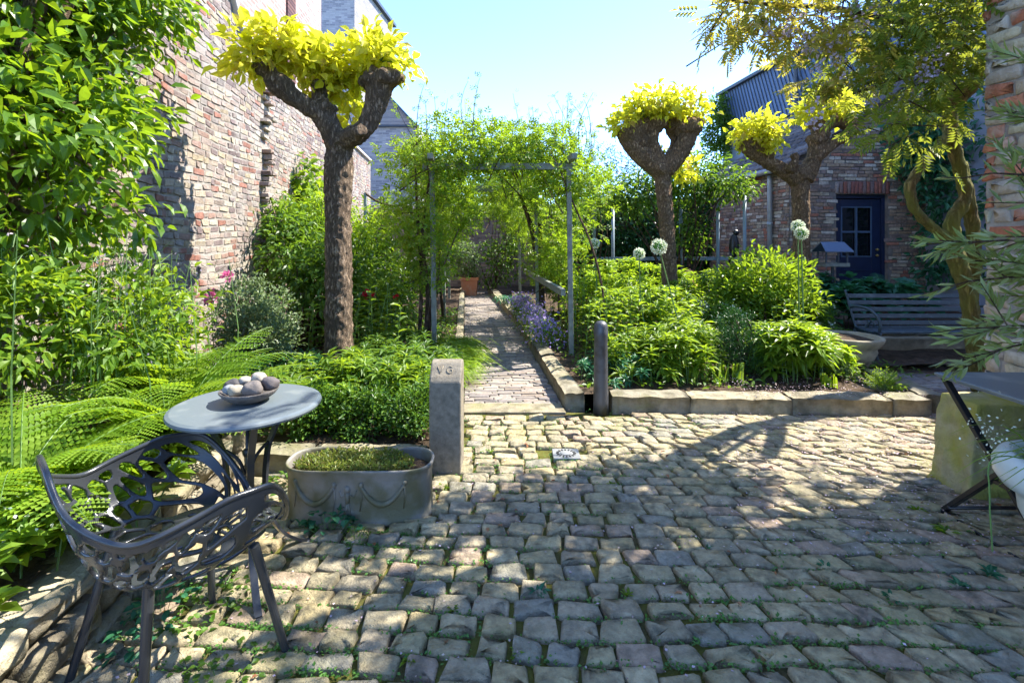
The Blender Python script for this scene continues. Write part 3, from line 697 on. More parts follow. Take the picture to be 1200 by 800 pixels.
# low rubble wall that holds the upper bed
def rubble(name, a, b, h, label):
    a = np.array(a, float); b = np.array(b, float); d = b - a; L = np.linalg.norm(d); d /= L; n = np.array([d[1], -d[0]])
    Q = []; H = []; z = -.06
    while z < h - .03:
        rh = rng.uniform(.10, .17); rh = min(rh, h - z); x = -.05
        while x < L:
            w = rng.uniform(.18, .42); q = np.array([[x + .006, z + .006], [x + w - .006, z + .006], [x + w - .006, z + rh - .006], [x + .006, z + rh - .006]]) + rng.normal(0, .012, (4, 2))
            Q.append(q); H.append(rng.uniform(.02, .055)); x += w
        z += rh
    V, F = blocks(Q, H, m=12, rings=((1, -1), (1, .3), (.93, .7), (.75, .95), (.4, 1)), jit=.006, tilt=.008, hj=.1, power=4)
    W_ = np.stack([a[0] + V[:, 0] * d[0] + V[:, 2] * n[0], a[1] + V[:, 0] * d[1] + V[:, 2] * n[1], V[:, 1]], 1)
    if np.cross(np.append(d, 0), (0, 0, 1))[:2] @ n < 0: F = [f[:, ::-1] for f in F]
    mb = MB().add(W_, F)
    c = (a + b) / 2 - n * .12
    mb.box((c[0], c[1], h / 2 - .05), (L, .2, h + .04), rot=math.atan2(d[1], d[0]))
    o = build(name, mb, 'drystone', smooth=True, origin=(c[0], c[1], 0)); tag(o, label, 'wall'); return o
rubble('retaining_wall', (-1.27, .2), (-1.62, 3.12), .30, 'low rubble stone retaining wall below the ferns on the left')

# ------------------------------------------------------------------ tall garden wall on the left
def top_l(s):      # wall top by distance along it
    y = s
    if y < 4.7: return 4.6
    if y < 5.6: return 4.6 - (y - 4.7) / .9 * 1.05
    return 3.55 - .02 * (y - 5.6)
Y0 = 1.2; UL = np.array([-.1, 1, 0]); UL /= np.linalg.norm(UL); ul = math.hypot(1, .1)
NL = np.array([1, .1, 0]) / ul
def hL(s, z, h):
    y = Y0 + s / ul
    if abs(y - 6.25) < .10 and 1.0 < z < 3.2: return rng.choice([.012, .05, .09, .11, -.0])
    if 3.4 < y < 4.35 and z < 3.0: return h * 2.2
    return h
gw = thing('garden_wall', 'tall weathered pale brick garden wall along the left side', 'wall', (WX(7), 7, 0))
bm_ = wall_bricks((WX(Y0), Y0, 0), UL, NL, 12.4 * ul, 4.7, .175, .063, .016, .006, lambda s, z: z < top_l(Y0 + s / ul) - .04, hL, cj=.005, jit=.003, wob=.016)
build('brick_face', bm_, 'wallbrick', gw)
core = MB(); ys = [Y0, 4.7, 5.6, 13.6]
pts = [(WX(Y0), Y0, -.3)] + [(WX(y), y, top_l(y)) for y in ys] + [(WX(13.6), 13.6, -.3)]
core.prism(pts, (-.3, -.03, 0)); build('mortar_core', core, 'mortar', gw)
cp = MB()
for y0, y1 in ((Y0, 4.7), (4.7, 5.6), (5.6, 6.9), (6.9, 13.5)):
    a = np.array([WX(y0) - .12, y0, top_l(y0) + .02]); b = np.array([WX(y1) - .12, y1, top_l(y1) + .02]); cp.bar(a, b, .36, .06)
build('coping', cp, 'coping', gw, bevel=.015)

# neighbour's red house above the wall
nb = thing('neighbour_house', 'reddish brick house wall rising above the left garden wall', 'building', (-5.6, 7, -.3))
b = MB(); nx = lambda y: -2.85 - .1 * y
b.prism([(nx(3), 3, -.3), (nx(10.45), 10.45, -.3), (nx(10.45) - 4, 10.45, -.3), (nx(3) - 4, 3, -.3)], (0, 0, 10)); build('wall', b, 'redbrick', nb)
b = MB(); ya, yb = 8.35, 8.75
b.prism([(nx(ya) + .03, ya, 2), (nx(yb) + .03, yb, 2), (nx(yb) - .2, yb, 2), (nx(ya) - .2, ya, 2)], (0, 0, 7.6)); build('dark_pilaster', b, 'darkstrip', nb)

# far grey brick house
gh = thing('grey_brick_house', 'modern grey brick house with a slanting lit side wall and one window', 'building', (-8, 22, -.3))
b = MB(); cx, cy = -6.29, 20.4; dx, dy = -5.9, 25.3
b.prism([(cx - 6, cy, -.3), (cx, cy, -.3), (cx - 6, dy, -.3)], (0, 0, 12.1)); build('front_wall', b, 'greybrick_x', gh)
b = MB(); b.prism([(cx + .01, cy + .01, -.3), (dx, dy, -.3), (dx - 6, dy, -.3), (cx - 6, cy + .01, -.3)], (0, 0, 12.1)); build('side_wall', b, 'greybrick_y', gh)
b = MB(); b.bar((cx + .05, cy - .1, 11.86), (dx + .05, dy + .1, 11.86), .25, .14); b.bar((cx - 6, cy - .05, 11.86), (cx + .1, cy - .05, 11.86), .2, .14); build('roof_edge', b, 'dark_metal', gh)
wn = MB(); f0 = np.array([cx, cy, 0]); dd = (np.array([dx, dy, 0]) - f0); 
a = f0 + dd * .46; c_ = f0 + dd * .74; nrm = np.array([1, -.08, 0])
wn.prism([tuple(a + nrm * .02 + [0, 0, 8.6]), tuple(c_ + nrm * .02 + [0, 0, 8.6]), tuple(c_ + nrm * .02 + [0, 0, 10.4]), tuple(a + nrm * .02 + [0, 0, 10.4])], tuple(nrm * .04)); fr = build('window', wn, 'dark_metal', gh)
wn = MB(); a2 = f0 + dd * .49; c2 = f0 + dd * .71
wn.prism([tuple(a2 + nrm * .05 + [0, 0, 8.75]), tuple(c2 + nrm * .05 + [0, 0, 8.75]), tuple(c2 + nrm * .05 + [0, 0, 10.25]), tuple(a2 + nrm * .05 + [0, 0, 10.25])], tuple(nrm * .03)); build('pane', wn, 'winglass', fr)
ex = thing('brick_extension', 'low grey brick extension with a sloping white side behind the back wall', 'building', (-4.6, 19, -.3))
b = MB(); b.box((-5.1, 19.2, 2.45), (3.75, 3, 5.55)); build('wall', b, 'greybrick_x', ex)
b = MB(); b.prism([(-4.7, 18.2, 5.23), (-3.3, 18.2, 5.23), (-4.7, 18.2, 6.7)], (0, 2, 0)); build('sloping_gable', b, 'greybrick_y', ex)
b = MB(); b.bar((-3.24, 18.1, 5.2), (-4.7, 18.1, 6.76), .12, .07); b.bar((-6.9, 17.66, 5.24), (-3.2, 17.66, 5.24), .12, .07); build('roof_edge', b, 'dark_metal', ex)

# back wall with its soldier course
bw = thing('back_wall', 'dark brick back wall with a soldier course along its top', 'wall', (-1, 13.6, -.3))
b = MB(); b.box((-1.1, 13.7, .80), (5.9, .24, 2.2)); build('wall', b, 'backbrick', bw)
b = MB(); b.box((-1.1, 13.68, 2.03), (5.9, .30, .26)); build('soldier_course', b, 'soldier', bw)
b = MB(); b.box((-1.1, 13.68, 2.21), (6.0, .40, .10)); build('coping', b, 'coping', bw, bevel=.01)

# garden house with the navy door
HX = lambda y: 5.15 - .092 * (y - 9.5)
ho = thing('garden_house', 'small dark brick garden house with a pantile roof and navy door', 'building', (6.2, 9.5, 0))
slope = .66; zE = 2.68
ztop = lambda x: zE + (x - 5.0) * slope
D0, D1, DZ0, DZ1 = 6.02, 6.99, .12, 2.20
def mF(s, z):
    x = 5.15 + s
    if D0 - .02 < x < D1 + .02 and z < DZ1 + .27: return False
    return z < ztop(x) - .06
fb = wall_bricks((5.15, 9.5, 0), (1, 0, 0), (0, -1, 0), 2.75, 4.2, .21, .066, .014, .006, mF, None, cj=.004)
build('front_wall', fb, 'housebrick', ho)
sb = wall_bricks((HX(12.6), 12.6, 0), (.092, -1, 0), (-1, -.092, 0), 3.1, 2.66, .21, .066, .014, .006, None, None, cj=.004)
build('side_wall', sb, 'housebrick', ho)
cr = MB()
cr.prism([(5.16, 9.51, -.2), (D0, 9.51, -.2), (D0, 9.51, ztop(D0) - .05), (5.16, 9.51, ztop(5.16) - .05)], (-.28, 3.1, 0))
cr.prism([(D1, 9.51, -.2), (7.9, 9.51, -.2), (7.9, 9.51, ztop(7.9) - .05), (D1, 9.51, ztop(D1) - .05)], (-.28, 3.1, 0))
cr.prism([(D0 + .002, 9.515, DZ1), (D1 - .002, 9.515, DZ1), (D1 - .002, 9.515, ztop(D1) - .05), (D0 + .002, 9.515, ztop(D0) - .05)], (-.28, 3.1, 0))
build('wall_core', cr, 'mortar_dk', ho)
Q = []; x = D0 - .02; H = []
while x < D1 + .0:
    Q.append([[x + .006, DZ1 + .012], [x + .066, DZ1 + .012], [x + .068 + .003, DZ1 + .235], [x + .004, DZ1 + .235]]); H.append(.018); x += .072
V, F = blocks(np.array(Q) + rng.normal(0, .003, (len(Q), 4, 2)), H, m=8, rings=((1, -1.), (1, .5), (.88, .95)), jit=.002)
V = np.stack([V[:, 0], 9.505 - V[:, 2], V[:, 1]], 1); build('door_arch', MB().add(V, F), 'archbrick', ho, smooth=True)
dr = MB(); yd = 9.60
dr.box(((D0 + D1) / 2, yd + .05, DZ1 - .035), (D1 - D0, .12, .07)); dr.box((D0 + .03, yd + .05, (DZ0 + DZ1 - .07) / 2), (.06, .12, DZ1 - DZ0 - .07)); dr.box((D1 - .03, yd + .05, (DZ0 + DZ1 - .07) / 2), (.06, .12, DZ1 - DZ0 - .07))
build('door_frame', dr, 'navy', ho, bevel=.004)
d = MB(); x0, x1 = D0 + .065, D1 - .065; gx0, gx1, gz0, gz1 = x0 + .10, x1 - .16, 1.03, 1.98
d.box(((x0 + gx0) / 2, yd + .06, (DZ0 + 2.12) / 2), (gx0 - x0, .05, 2.12 - DZ0)); d.box(((gx1 + x1) / 2, yd + .06, (DZ0 + 2.12) / 2), (x1 - gx1, .05, 2.12 - DZ0))
d.box(((gx0 + gx1) / 2, yd + .06, (gz1 + 2.12) / 2), (gx1 - gx0 - .002, .05, 2.12 - gz1)); d.box(((gx0 + gx1) / 2, yd + .06, (DZ0 + gz0) / 2), (gx1 - gx0 - .002, .05, gz0 - DZ0))
for z in (.78, .58, .38): d.box(((gx0 + gx1) / 2, yd + .03, z), (gx1 - gx0, .02, .025))
do = build('door', d, 'navy', ho, bevel=.004)
d = MB(); mx_, mz = (gx0 + gx1) / 2, (gz0 + gz1) / 2
d.box((mx_, yd + .04, mz), (.035, .03, gz1 - gz0)); d.box(((gx0 + mx_ - .0175) / 2, yd + .04, mz), (mx_ - gx0 - .0175, .03, .035)); d.box(((gx1 + mx_ + .0175) / 2, yd + .04, mz), (gx1 - mx_ - .0175, .03, .035))
for zz in (gz0 + .012, gz1 - .012): d.box((mx_, yd + .032, zz), (gx1 - gx0, .012, .024))
for xx in (gx0 + .012, gx1 - .012): d.box((xx, yd + .0315, mz), (.024, .012, gz1 - gz0 - .05))
build('glazing_bars', d, 'navy_bar', do)
d = MB(); d.box((mx_, yd + .075, mz), (gx1 - gx0, .01, gz1 - gz0)); build('pane', d, 'glass', do)
d = MB(); d.lathe([(.001, 0), (.02, .0), (.028, .02), (.02, .045), (.001, .05)], k=12); v = np.concatenate(d.v); 
for zz in (1.17, 1.06):
    h_ = MB(); h_.add(np.stack([v[:, 0] + x1 - .07, yd + .03 - v[:, 2], v[:, 1] + zz], 1), d.f); build('handle', h_, 'brass', do, smooth=True)
# roof: rows of tiles on the slope
Ux = np.array([1, 0, slope]); Ux /= np.linalg.norm(Ux); Vy = np.array([-.092, 1, 0]); Nr = np.cross(Ux, Vy); Nr /= np.linalg.norm(Nr)
Q = []; H = []
for i in range(13):
    for k in range(15):
        a, b_ = i * .24, k * .22 - .12; Q.append([[a, b_], [a + .255, b_], [a + .255, b_ + .215], [a, b_ + .215]]); H.append(.035)
Q = np.array(Q); V, F = blocks(Q + rng.normal(0, .004, Q.shape), H, m=8, rings=((1, -.5), (1, .3), (.7, .95)), tilt=.006, power=6)
V[:, 2] += .045 * (1 - (V[:, 0] % .24) / .24)
Or = np.array([5.0, 9.42, zE + .03]); V = Or + V[:, :1] * Ux + V[:, 1:2] * Vy + V[:, 2:] * Nr
rf = MB().add(V, F); rf.prism([tuple(Or + Vy * -.05 - Nr * .06), tuple(Or + Ux * 3.0 + Vy * -.05 - Nr * .06), tuple(Or + Ux * 3.0 + Vy * 3.2 - Nr * .06), tuple(Or + Vy * 3.2 - Nr * .06)], tuple(Nr * .05))
build('roof', rf, 'tile', ho, smooth=True)
gt = MB(); gt.tube([Or + np.array([-.06, -.05, -.05]), Or + np.array([-.06, -.05, -.05]) + Vy * 3.2], .055, 10); build('gutter', gt, 'zinc', ho, smooth=True)
dp = MB(); bx = HX(10.0) - .07
dp.tube([(bx + .0, 10.0, 2.60), (bx - .0, 10.0, 2.5), (bx + .0, 10.0, 2.35), (bx, 10.0, .1)], .045, 10); dp.tube([(bx, 10.0, 1.7), (bx, 10.0, 1.62)], .052, 10); build('downpipe', dp, 'zinc', ho, smooth=True)
# big slate-clad building behind it
SX = lambda y: 8.5 - .092 * y
sl = thing('slate_clad_building', 'large building clad in blue slate above a grey rendered band', 'building', (11, 11, -.3))
b = MB(); b.prism([(SX(4.5), 4.5, 4.62), (SX(17), 17, 4.62), (SX(17) + 5, 17, 4.62), (SX(4.5) + 5, 4.5, 4.62)], (0, 0, 1.5)); build('cladding', b, 'slate', sl)
b = MB(); yv = 4.5
while yv < 17:
    b.bar((SX(yv) - .012, yv, 4.62), (SX(yv + .62) - .012, min(17, yv + .62), 6.10), .03, .022, up=(1, 0, 0)); yv += .155
build('seams', b, 'dark_metal', sl)
b = MB(); b.prism([(SX(4.5) + .05, 4.5, -.3), (SX(16.95) + .05, 16.95, -.3), (SX(16.95) + 5, 16.95, -.3), (SX(4.5) + 5, 4.5, -.3)], (0, 0, 4.918)); build('wall', b, 'render_blue', sl)
b = MB(); b.bar((SX(4.4) - .03, 4.4, 6.14), (SX(17.1) - .03, 17.1, 6.14), .2, .09); b.bar((SX(4.4) - .03, 4.4, 4.60), (SX(17.02) - .03, 17.02, 4.60), .10, .05); build('roof_edge', b, 'dark_metal', sl)
for yy_ in (13.0, 10.4):
    b = MB(); b.tube([(SX(yy_) - .10, yy_, 5.95), (SX(yy_) - .10, yy_, 3.2)], .05, 10); b.box((SX(yy_) - .10, yy_, 5.95), (.16, .16, .16)); build('downpipe', b, 'dark_metal', sl, smooth=False)

# tall house at the right edge
cw = thing('house_corner', 'rough mixed brick corner of a tall house at the right edge', 'building', (4, .2, 0))
cx0 = 2.765
cb_ = wall_bricks((cx0, 2.99, 0), (0, -1, 0), (-1, 0, 0), 5.0, 4.2, .21, .078, .017, .014, None, None, cj=.007, m=10, jit=.004, wob=.01)
build('brick_face', cb_, 'cornerbrick', cw, smooth=True)
cb_ = wall_bricks((cx0 + .01, 3.0, 0), (1, 0, 0), (0, 1, 0), 3.0, 4.2, .21, .078, .017, .014, None, None, cj=.007)
build('brick_return', cb_, 'cornerbrick', cw, smooth=True)
b = MB(); b.prism([(cx0 + .001, 2.985, -.2), (cx0 + 6, 2.985, -.2), (cx0 + 6, -4.5, -.2), (cx0 + .001, -4.5, -.2)], (0, 0, 4.4)); build('wall_core', b, 'mortar', cw)

# ================================================================== OBJECTS
# --- perforated armchair
def armchair():
    c0 = np.array([-1.075, 1.66, 0]); f = np.array([.66, .751, 0]); r = np.array([.751, -.66, 0])
    th = thing('armchair', 'grey metal armchair with a pierced leaf-like web shell beside the round table', 'chair', c0)
    NT, NR = 200, 76
    sites = []
    while len(sites) < 130:
        p = rng.uniform(-1.08, 1.08, 2); p[1] *= 1.5
        if np.hypot(p[0], p[1] / 1.5) < 1.08 and all(np.hypot(*(p - q)) > .18 for q in sites): sites.append(p)
        elif rng.random() < .0002: break
    sites = np.array(sites)
    th_ = np.linspace(-math.pi, math.pi, NT + 1); rho = np.linspace(.0, 1, NR + 1)
    T, P = np.meshgrid(th_, rho, indexing='ij')
    X, Y = P * np.cos(T), P * np.sin(T)
    # swirl the plane so that the openings lie like leaves
    a = 1.3 * P + .25 * np.sin(3 * T); Xs = X * np.cos(a) - Y * np.sin(a); Ys = 1.5 * (X * np.sin(a) + Y * np.cos(a))
    d = np.sqrt((Xs[..., None] - sites[:, 0]) ** 2 + (Ys[..., None] - sites[:, 1]) ** 2); d.sort(axis=-1)
    edge = (d[..., 1] - d[..., 0])
    fld = .044 + .014 * np.sin(7 * X + 3) * np.sin(6 * Y) - edge
    fld = np.maximum(fld, (.045 - (1 - P)) * 1.0)            # solid band below the rim
    fld = np.maximum(fld, .09 - P)
    def Hr(t):
        t = np.abs(t)
        k = np.array([0, 28, 48, 62, 85, 120, 148, 165, 180]) * math.pi / 180
        h = np.array([.425, .445, .56, .645, .655, .60, .685, .775, .79])
        return np.interp(t, k, h)
    tt = np.linspace(-math.pi, math.pi, 721); hh = Hr(tt); ker = np.hanning(41); ker /= ker.sum()
    hh = np.convolve(np.concatenate([hh[:-1], hh, hh[1:]]), ker, 'same')[720:720 + 721]
    def surf(t, p):
        h = np.interp(t, tt, hh); ct, st = np.cos(t), np.sin(t)
        n = 2.7; rad = 1 / ((np.abs(ct) / .285) ** n + (np.abs(st) / .335) ** n) ** (1 / n)
        fr = np.clip(ct, 0, 1) ** 3
        q = np.clip((p - .42) / .58, 0, 1)
        g_ = np.where(p < .42, p / .42 * .66, .66 + .34 * np.sin(q * math.pi / 2) ** .9)
        g_ = g_ * (1 - fr) + p * fr
        z = .415 + .012 * p + (h - .425) * q ** 1.55 - .03 * fr * p ** 6
        s_, t_ = g_ * rad * st, g_ * rad * ct
        back = np.clip(-ct, 0, 1); t_ = t_ - back * .05 * q ** 2
        return c0[None] + np.stack([s_], -1) * r + np.stack([t_], -1) * f + np.stack([z], -1) * np.array([0, 0, 1.])
    bmh = bmesh.new(); cache = {}
    def vert(t, p):
        key = (round((t + math.pi) % (2 * math.pi), 4), round(p, 4)) if p > 1e-6 else (0, 0)
        if key not in cache:
            co = surf(np.array([t]), np.array([p]))[0] - c0; cache[key] = bmh.verts.new(co)
        return cache[key]
    for i in range(NT):
        for j_ in range(NR):
            cs = [(i, j_), (i + 1, j_), (i + 1, j_ + 1), (i, j_ + 1)]; fv = [fld[c] for c in cs]
            if max(fv) <= 0: continue
            pl = []
            for k in range(4):
                A, B = cs[k], cs[(k + 1) % 4]; fa, fb_ = fv[k], fv[(k + 1) % 4]
                if fa > 0: pl.append((th_[A[0]], rho[A[1]]))
                if (fa > 0) != (fb_ > 0):
                    w = fa / (fa - fb_); w = min(.96, max(.04, w)); pl.append((th_[A[0]] + w * (th_[B[0]] - th_[A[0]]), rho[A[1]] + w * (rho[B[1]] - rho[A[1]])))
            vs = []
            for p in pl:
                v = vert(*p)
                if v not in vs: vs.append(v)
            if len(vs) > 2:
                try: bmh.faces.new(vs)
                except ValueError: pass
    bmesh.ops.recalc_face_normals(bmh, faces=bmh.faces)
    me = bpy.data.meshes.new('shell'); bmh.to_mesh(me); bmh.free(); me.materials.append(M['furn'])
    me.polygons.foreach_set('use_smooth', [True] * len(me.polygons))
    o = bpy.data.objects.new('shell', me); C.objects.link(o); o.parent = th; ORG[o.name] = ORG[th.name]
    sm = o.modifiers.new('smooth', 'SMOOTH'); sm.factor = .4; sm.iterations = 2
    so = o.modifiers.new('thickness', 'SOLIDIFY'); so.thickness = .009; so.offset = 0
    ta = np.linspace(-math.pi, math.pi, 120); rim = surf(ta, np.ones(120))
    m = MB(); m.tube(rim, .0085, 8, False); build('rim', m, 'furn', th, smooth=True)
    for (fx, fy), (s_, t_) in zip([(-.76, 1.72), (-1.13, 1.93), (-1.03, 1.42), (-1.375, 1.585)], [(.20, .15), (-.20, .15), (.19, -.13), (-.19, -.13)]):
        top = c0 + s_ * r + t_ * f + np.array([0, 0, .415 if t_ > 0 else .44]); m = MB()
        m.tube([top, np.array([fx, fy, .012])], [.0155, .0125], 14); m.tube([(fx, fy, 0), (fx, fy, .014)], [.014, .014], 12)
        build('leg', m, 'furn', th, smooth=False)
armchair()

# --- round bistro table
tc = np.array([-1.085, 2.10, 0])
tb = thing('bistro_table', 'round dark grey bistro table holding the bowl of stones', 'table', tc)
m = MB(); m.lathe([(.001, .724), (.270, .724), (.283, .719), (.286, .712), (.283, .704), (.270, .704), (.001, .706)], tc, 72); build('tabletop', m, 'tabletop', tb, smooth=False)
m = MB(); m.lathe([(.001, .70), (.12, .70), (.12, .694), (.001, .694)], tc, 24); m.tube([tc + [0, 0, .13], tc + [0, 0, .70]], .008, 10); m.lathe([(.001, .50), (.014, .505), (.018, .52), (.014, .535), (.001, .54)], tc, 12); build('centre_rod', m, 'furn', tb, smooth=True)
for ox, oy in ((.14, .25), (.165, -.24), (-.29, -.01)):
    d_ = np.array([ox, oy, 0]) / math.hypot(ox, oy); m = MB()
    pr = [(.20, .70), (.155, .63), (.10, .53), (.085, .45), (.08, .36), (.085, .28), (.115, .19), (.165, .11), (.235, .045), (.285, .016)]
    p = np.array([tc + d_ * a + np.array([0, 0, z]) for a, z in pr]); P2, _ = catmull(p, np.ones(len(p)), 4)
    sdv = np.array([-d_[1], d_[0], 0]); tn = np.gradient(P2, axis=0); tn = unit(tn); nn = np.cross(tn, sdv); w_, t_ = .013, .006
    V = np.stack([P2 + sdv * w_ + nn * t_, P2 - sdv * w_ + nn * t_, P2 - sdv * w_ - nn * t_, P2 + sdv * w_ - nn * t_], 1).reshape(-1, 3); n = len(P2)
    i, k = np.meshgrid(np.arange(n - 1), np.arange(4), indexing='ij'); i = i.ravel(); k = k.ravel()
    m.add(V, [np.stack([i * 4 + k, i * 4 + (k + 1) % 4, (i + 1) * 4 + (k + 1) % 4, (i + 1) * 4 + k], 1), np.array([[0, 1, 2, 3]]), np.array([[3, 2, 1, 0]]) + (n - 1) * 4])
    m.lathe([(.001, .0), (.02, .0), (.02, .010), (.012, .016), (.001, .017)], tc + d_ * .288, 12)
    build('leg', m, 'furn', tb)
    for z0, za, rr in ((.53, .50, .095), (.20, .165, .112)):
        m = MB(); m.tube([tc + d_ * rr + [0, 0, z0], tc + d_ * rr * .75 + [0, 0, z0 - .012], tc + d_ * rr * .35 + [0, 0, z0 - .045], tc + d_ * .01 + [0, 0, z0 - .10 if z0 > .4 else z0 - .06]], .007, 8, smooth=3)
        build('bracket', m, 'furn', tb, smooth=True)
bc = np.array([-1.085, 2.115, .7245])
m = MB(); m.lathe([(.001, 0), (.05, 0), (.075, .012), (.10, .03), (.113, .047), (.112, .052), (.105, .050), (.085, .032), (.05, .018), (.001, .014)], bc, 40); o = build('stone_bowl', m, 'bowl', origin=bc, smooth=True); tag(o, 'rough dark oval bowl standing on the round table', 'bowl')
pb = [(-.075, .01, .062, .030, 0, 'dark grey lumpy pebble at the left end of the bowl'), (-.055, -.045, .060, .024, 6, 'bluish white small pebble at the front left of the bowl'), (-.022, -.062, .062, .028, 1, 'cream pebble at the front middle of the bowl'),
      (.038, -.045, .064, .037, 2, 'large grey brown pebble at the front right of the bowl'), (.082, .01, .070, .034, 3, 'dark grey round pebble at the right end of the bowl'), (-.035, .035, .072, .024, 4, 'pale pebble at the back left of the bowl'),
      (.012, .055, .080, .028, 5, 'rusty orange pebble at the back of the bowl'), (.030, .015, .092, .028, 7, 'cream white pebble on top of the heap in the bowl')]
for x, y, z, r_, k, lab in pb:
    m = MB(); c_ = bc + np.array([x, y, z]); m.blob(c_, (r_ * 1.12, r_ * .95, r_ * .85), 14, .13); o = build('pebble', m, 'peb%d' % k, origin=c_, smooth=True); tag(o, lab, 'stone', 'stones heaped in the bowl')

# --- lead trough
tr = thing('lead_trough', 'oval weathered lead trough with garlands in relief beside the stone post', 'planter', (-.775, 2.63, 0))
def oval(t, a, b, n=2.6):
    return np.array([np.sign(np.cos(t)) * abs(np.cos(t)) ** (2 / n) * a, np.sign(np.sin(t)) * abs(np.sin(t)) ** (2 / n) * b])
m = MB(); K = 72; prof = [(.001, .0), (.97, .0), (1.0, .006), (1.0, .016), (.975, .022), (.97, .10), (.965, .20), (.975, .245), (.995, .252), (1.0, .262), (.99, .270), (.965, .268), (.955, .255), (.95, .20), (.94, .12), (.001, .11)]
V = []
for s_, z in prof:
    for k in range(K):
        t = 2 * math.pi * k / K; p = oval(t, .375, .165) * s_
        dent = .035 * math.exp(-((t - 1.45) / .28) ** 2) * (s_ > .5); zz = z + .006 * math.sin(3 * t) * (z > .2) - .012 * math.exp(-((t - 1.45) / .3) ** 2) * (z > .2)
        V.append((-.775 + p[0], 2.63 + p[1] - dent, zz))
n = len(prof); i, k = np.meshgrid(np.arange(n - 1), np.arange(K), indexing='ij'); i = i.ravel(); k = k.ravel(); k2 = (k + 1) % K
m.add(V, [np.stack([i * K + k, i * K + k2, (i + 1) * K + k2, (i + 1) * K + k], 1), np.arange(K)[::-1][None], ((n - 1) * K + np.arange(K))[None]]); build('tub', m, 'lead', tr, smooth=True)
m = MB()
def onface(x, z):
    a = .375 * .968; t = math.acos(max(-.999, min(.999, np.sign(x) * (abs(x) / a) ** 1.3))); p = oval(-t, a, .165 * .968); return np.array([-.775 + p[0], 2.63 + p[1] - .001, z])
for xa, xb in ((-.29, -.085), (.045, .25)):
    xs = np.linspace(xa, xb, 15); q = (xs - (xa + xb) / 2) / ((xb - xa) / 2); m.tube([onface(x, .20 - .09 * (1 - qq ** 2)) for x, qq in zip(xs, q)], .009 + .006 * (1 - q ** 2), 8)
    for x in (xa, xb):
        m.blob(onface(x, .205), (.014, .010, .014), 7); m.tube([onface(x, .20), onface(x + .004, .14), onface(x - .003, .08)], [.006, .005, .003], 6)
m.blob(onface(-.02, .185), (.015, .012, .018), 8); m.tube([onface(-.02, .17), onface(-.018, .12)], [.014, .011], 8); m.tube([onface(-.018, .12), onface(-.03, .055)], [.009, .006], 6); m.tube([onface(-.016, .12), onface(-.005, .055)], [.009, .006], 6)
m.tube([onface(-.02, .165), onface(-.05, .15), onface(-.055, .18)], .005, 6); m.tube([onface(-.02, .165), onface(.01, .15), onface(.025, .18)], .005, 6); m.tube([onface(-.05, .045), onface(.02, .045)], .006, 6)
build('relief', m, 'lead', tr, smooth=True)
m = MB(); m.add([(-.775 + oval(t, .35, .14)[0], 2.62 + oval(t, .35, .14)[1], .225) for t in np.linspace(0, 2 * math.pi, 40, endpoint=False)], np.arange(40)[None]); build('soil', m, 'soil', tr)

# --- stone gate post with scratched letters
px0, px1, py0, py1 = -.488, -.300, 3.01, 3.20
m = MB(); K_ = [(py0, .0), (py0, .545), (py0 + .02, .575), (py0 + .085, .645), (py0 + .12, .655), (py1 - .03, .65), (py1, .62), (py1, 0)]
m.prism([(px0, y, z) for y, z in K_], (px1 - px0, 0, 0)); o = build('stone_post', m, 'poststone', origin=(-.394, 3.1, 0), bevel=.01); tag(o, 'square dark stone post with a sloped top scratched with two letters', 'post')
nrm = np.array([0, -.70, .71]); upv = np.array([0, .68, .735]); upv /= np.linalg.norm(upv); nrm = np.cross((1, 0, 0), upv); o0 = np.array([-.445, py0 + .022, .578])
m = MB(); S_ = lambda x, y: o0 + np.array([x, 0, 0]) + upv * y + nrm * .0015
for L_ in ([(.0, .065), (.018, .02), (.034, .066)], [(.088, .06), (.072, .066), (.058, .055), (.055, .038), (.063, .024), (.078, .02), (.09, .028), (.09, .042), (.077, .042)]):
    m.tube([S_(*p) for p in L_], .0022, 5)
build('scratched_letters', m, plain('scratch_pale', (.32, .27, .19), .9), o, smooth=True)
# --- iron bollard
bo = np.array([.708, 4.08, 0]); m = MB()
m.lathe([(.001, 0), (.062, 0), (.060, .10), (.056, .30), (.053, .60), (.056, .62), (.058, .65), (.054, .66), (.056, .69), (.048, .715), (.03, .732), (.001, .738)], bo, 28); o = build('iron_bollard', m, 'bollard', origin=bo, smooth=True); tag(o, 'worn dark iron bollard with a rounded top at the corner of the right bed', 'bollard')
# --- guard stone
m = MB(); gb = np.array([2.57, 2.84, 0])
pr = [(-.16, -.13, 0), (.20, -.13, 0), (.21, .15, 0), (-.15, .15, 0)]; tp = [(-.08, -.10, .51), (.20, -.10, .49), (.21, .15, .50), (-.09, .13, .515)]
nz = 10; rows = []
for i in range(nz + 1):
    t = i / nz; t2 = t ** .8; ring = []
    for k in range(4):
        a, b = np.array(pr[k]), np.array(pr[(k + 1) % 4]); c_, d2 = np.array(tp[k]), np.array(tp[(k + 1) % 4])
        for s_ in np.linspace(0, 1, 7)[:-1]:
            p = (a * (1 - s_) + b * s_) * (1 - t2) + (c_ * (1 - s_) + d2 * s_) * t2; p = p.copy(); p[2] = t * .505
            q = .012 * math.sin(9 * s_ + 7 * t + k) + .006 * math.sin(23 * t + 5 * k + 11 * s_); p[:2] *= 1 + q * 4; ring.append(p + gb)
    rows.append(ring)
rows = np.array(rows); K = 24; i, k = np.meshgrid(np.arange(nz), np.arange(K), indexing='ij'); i = i.ravel(); k = k.ravel(); k2 = (k + 1) % K
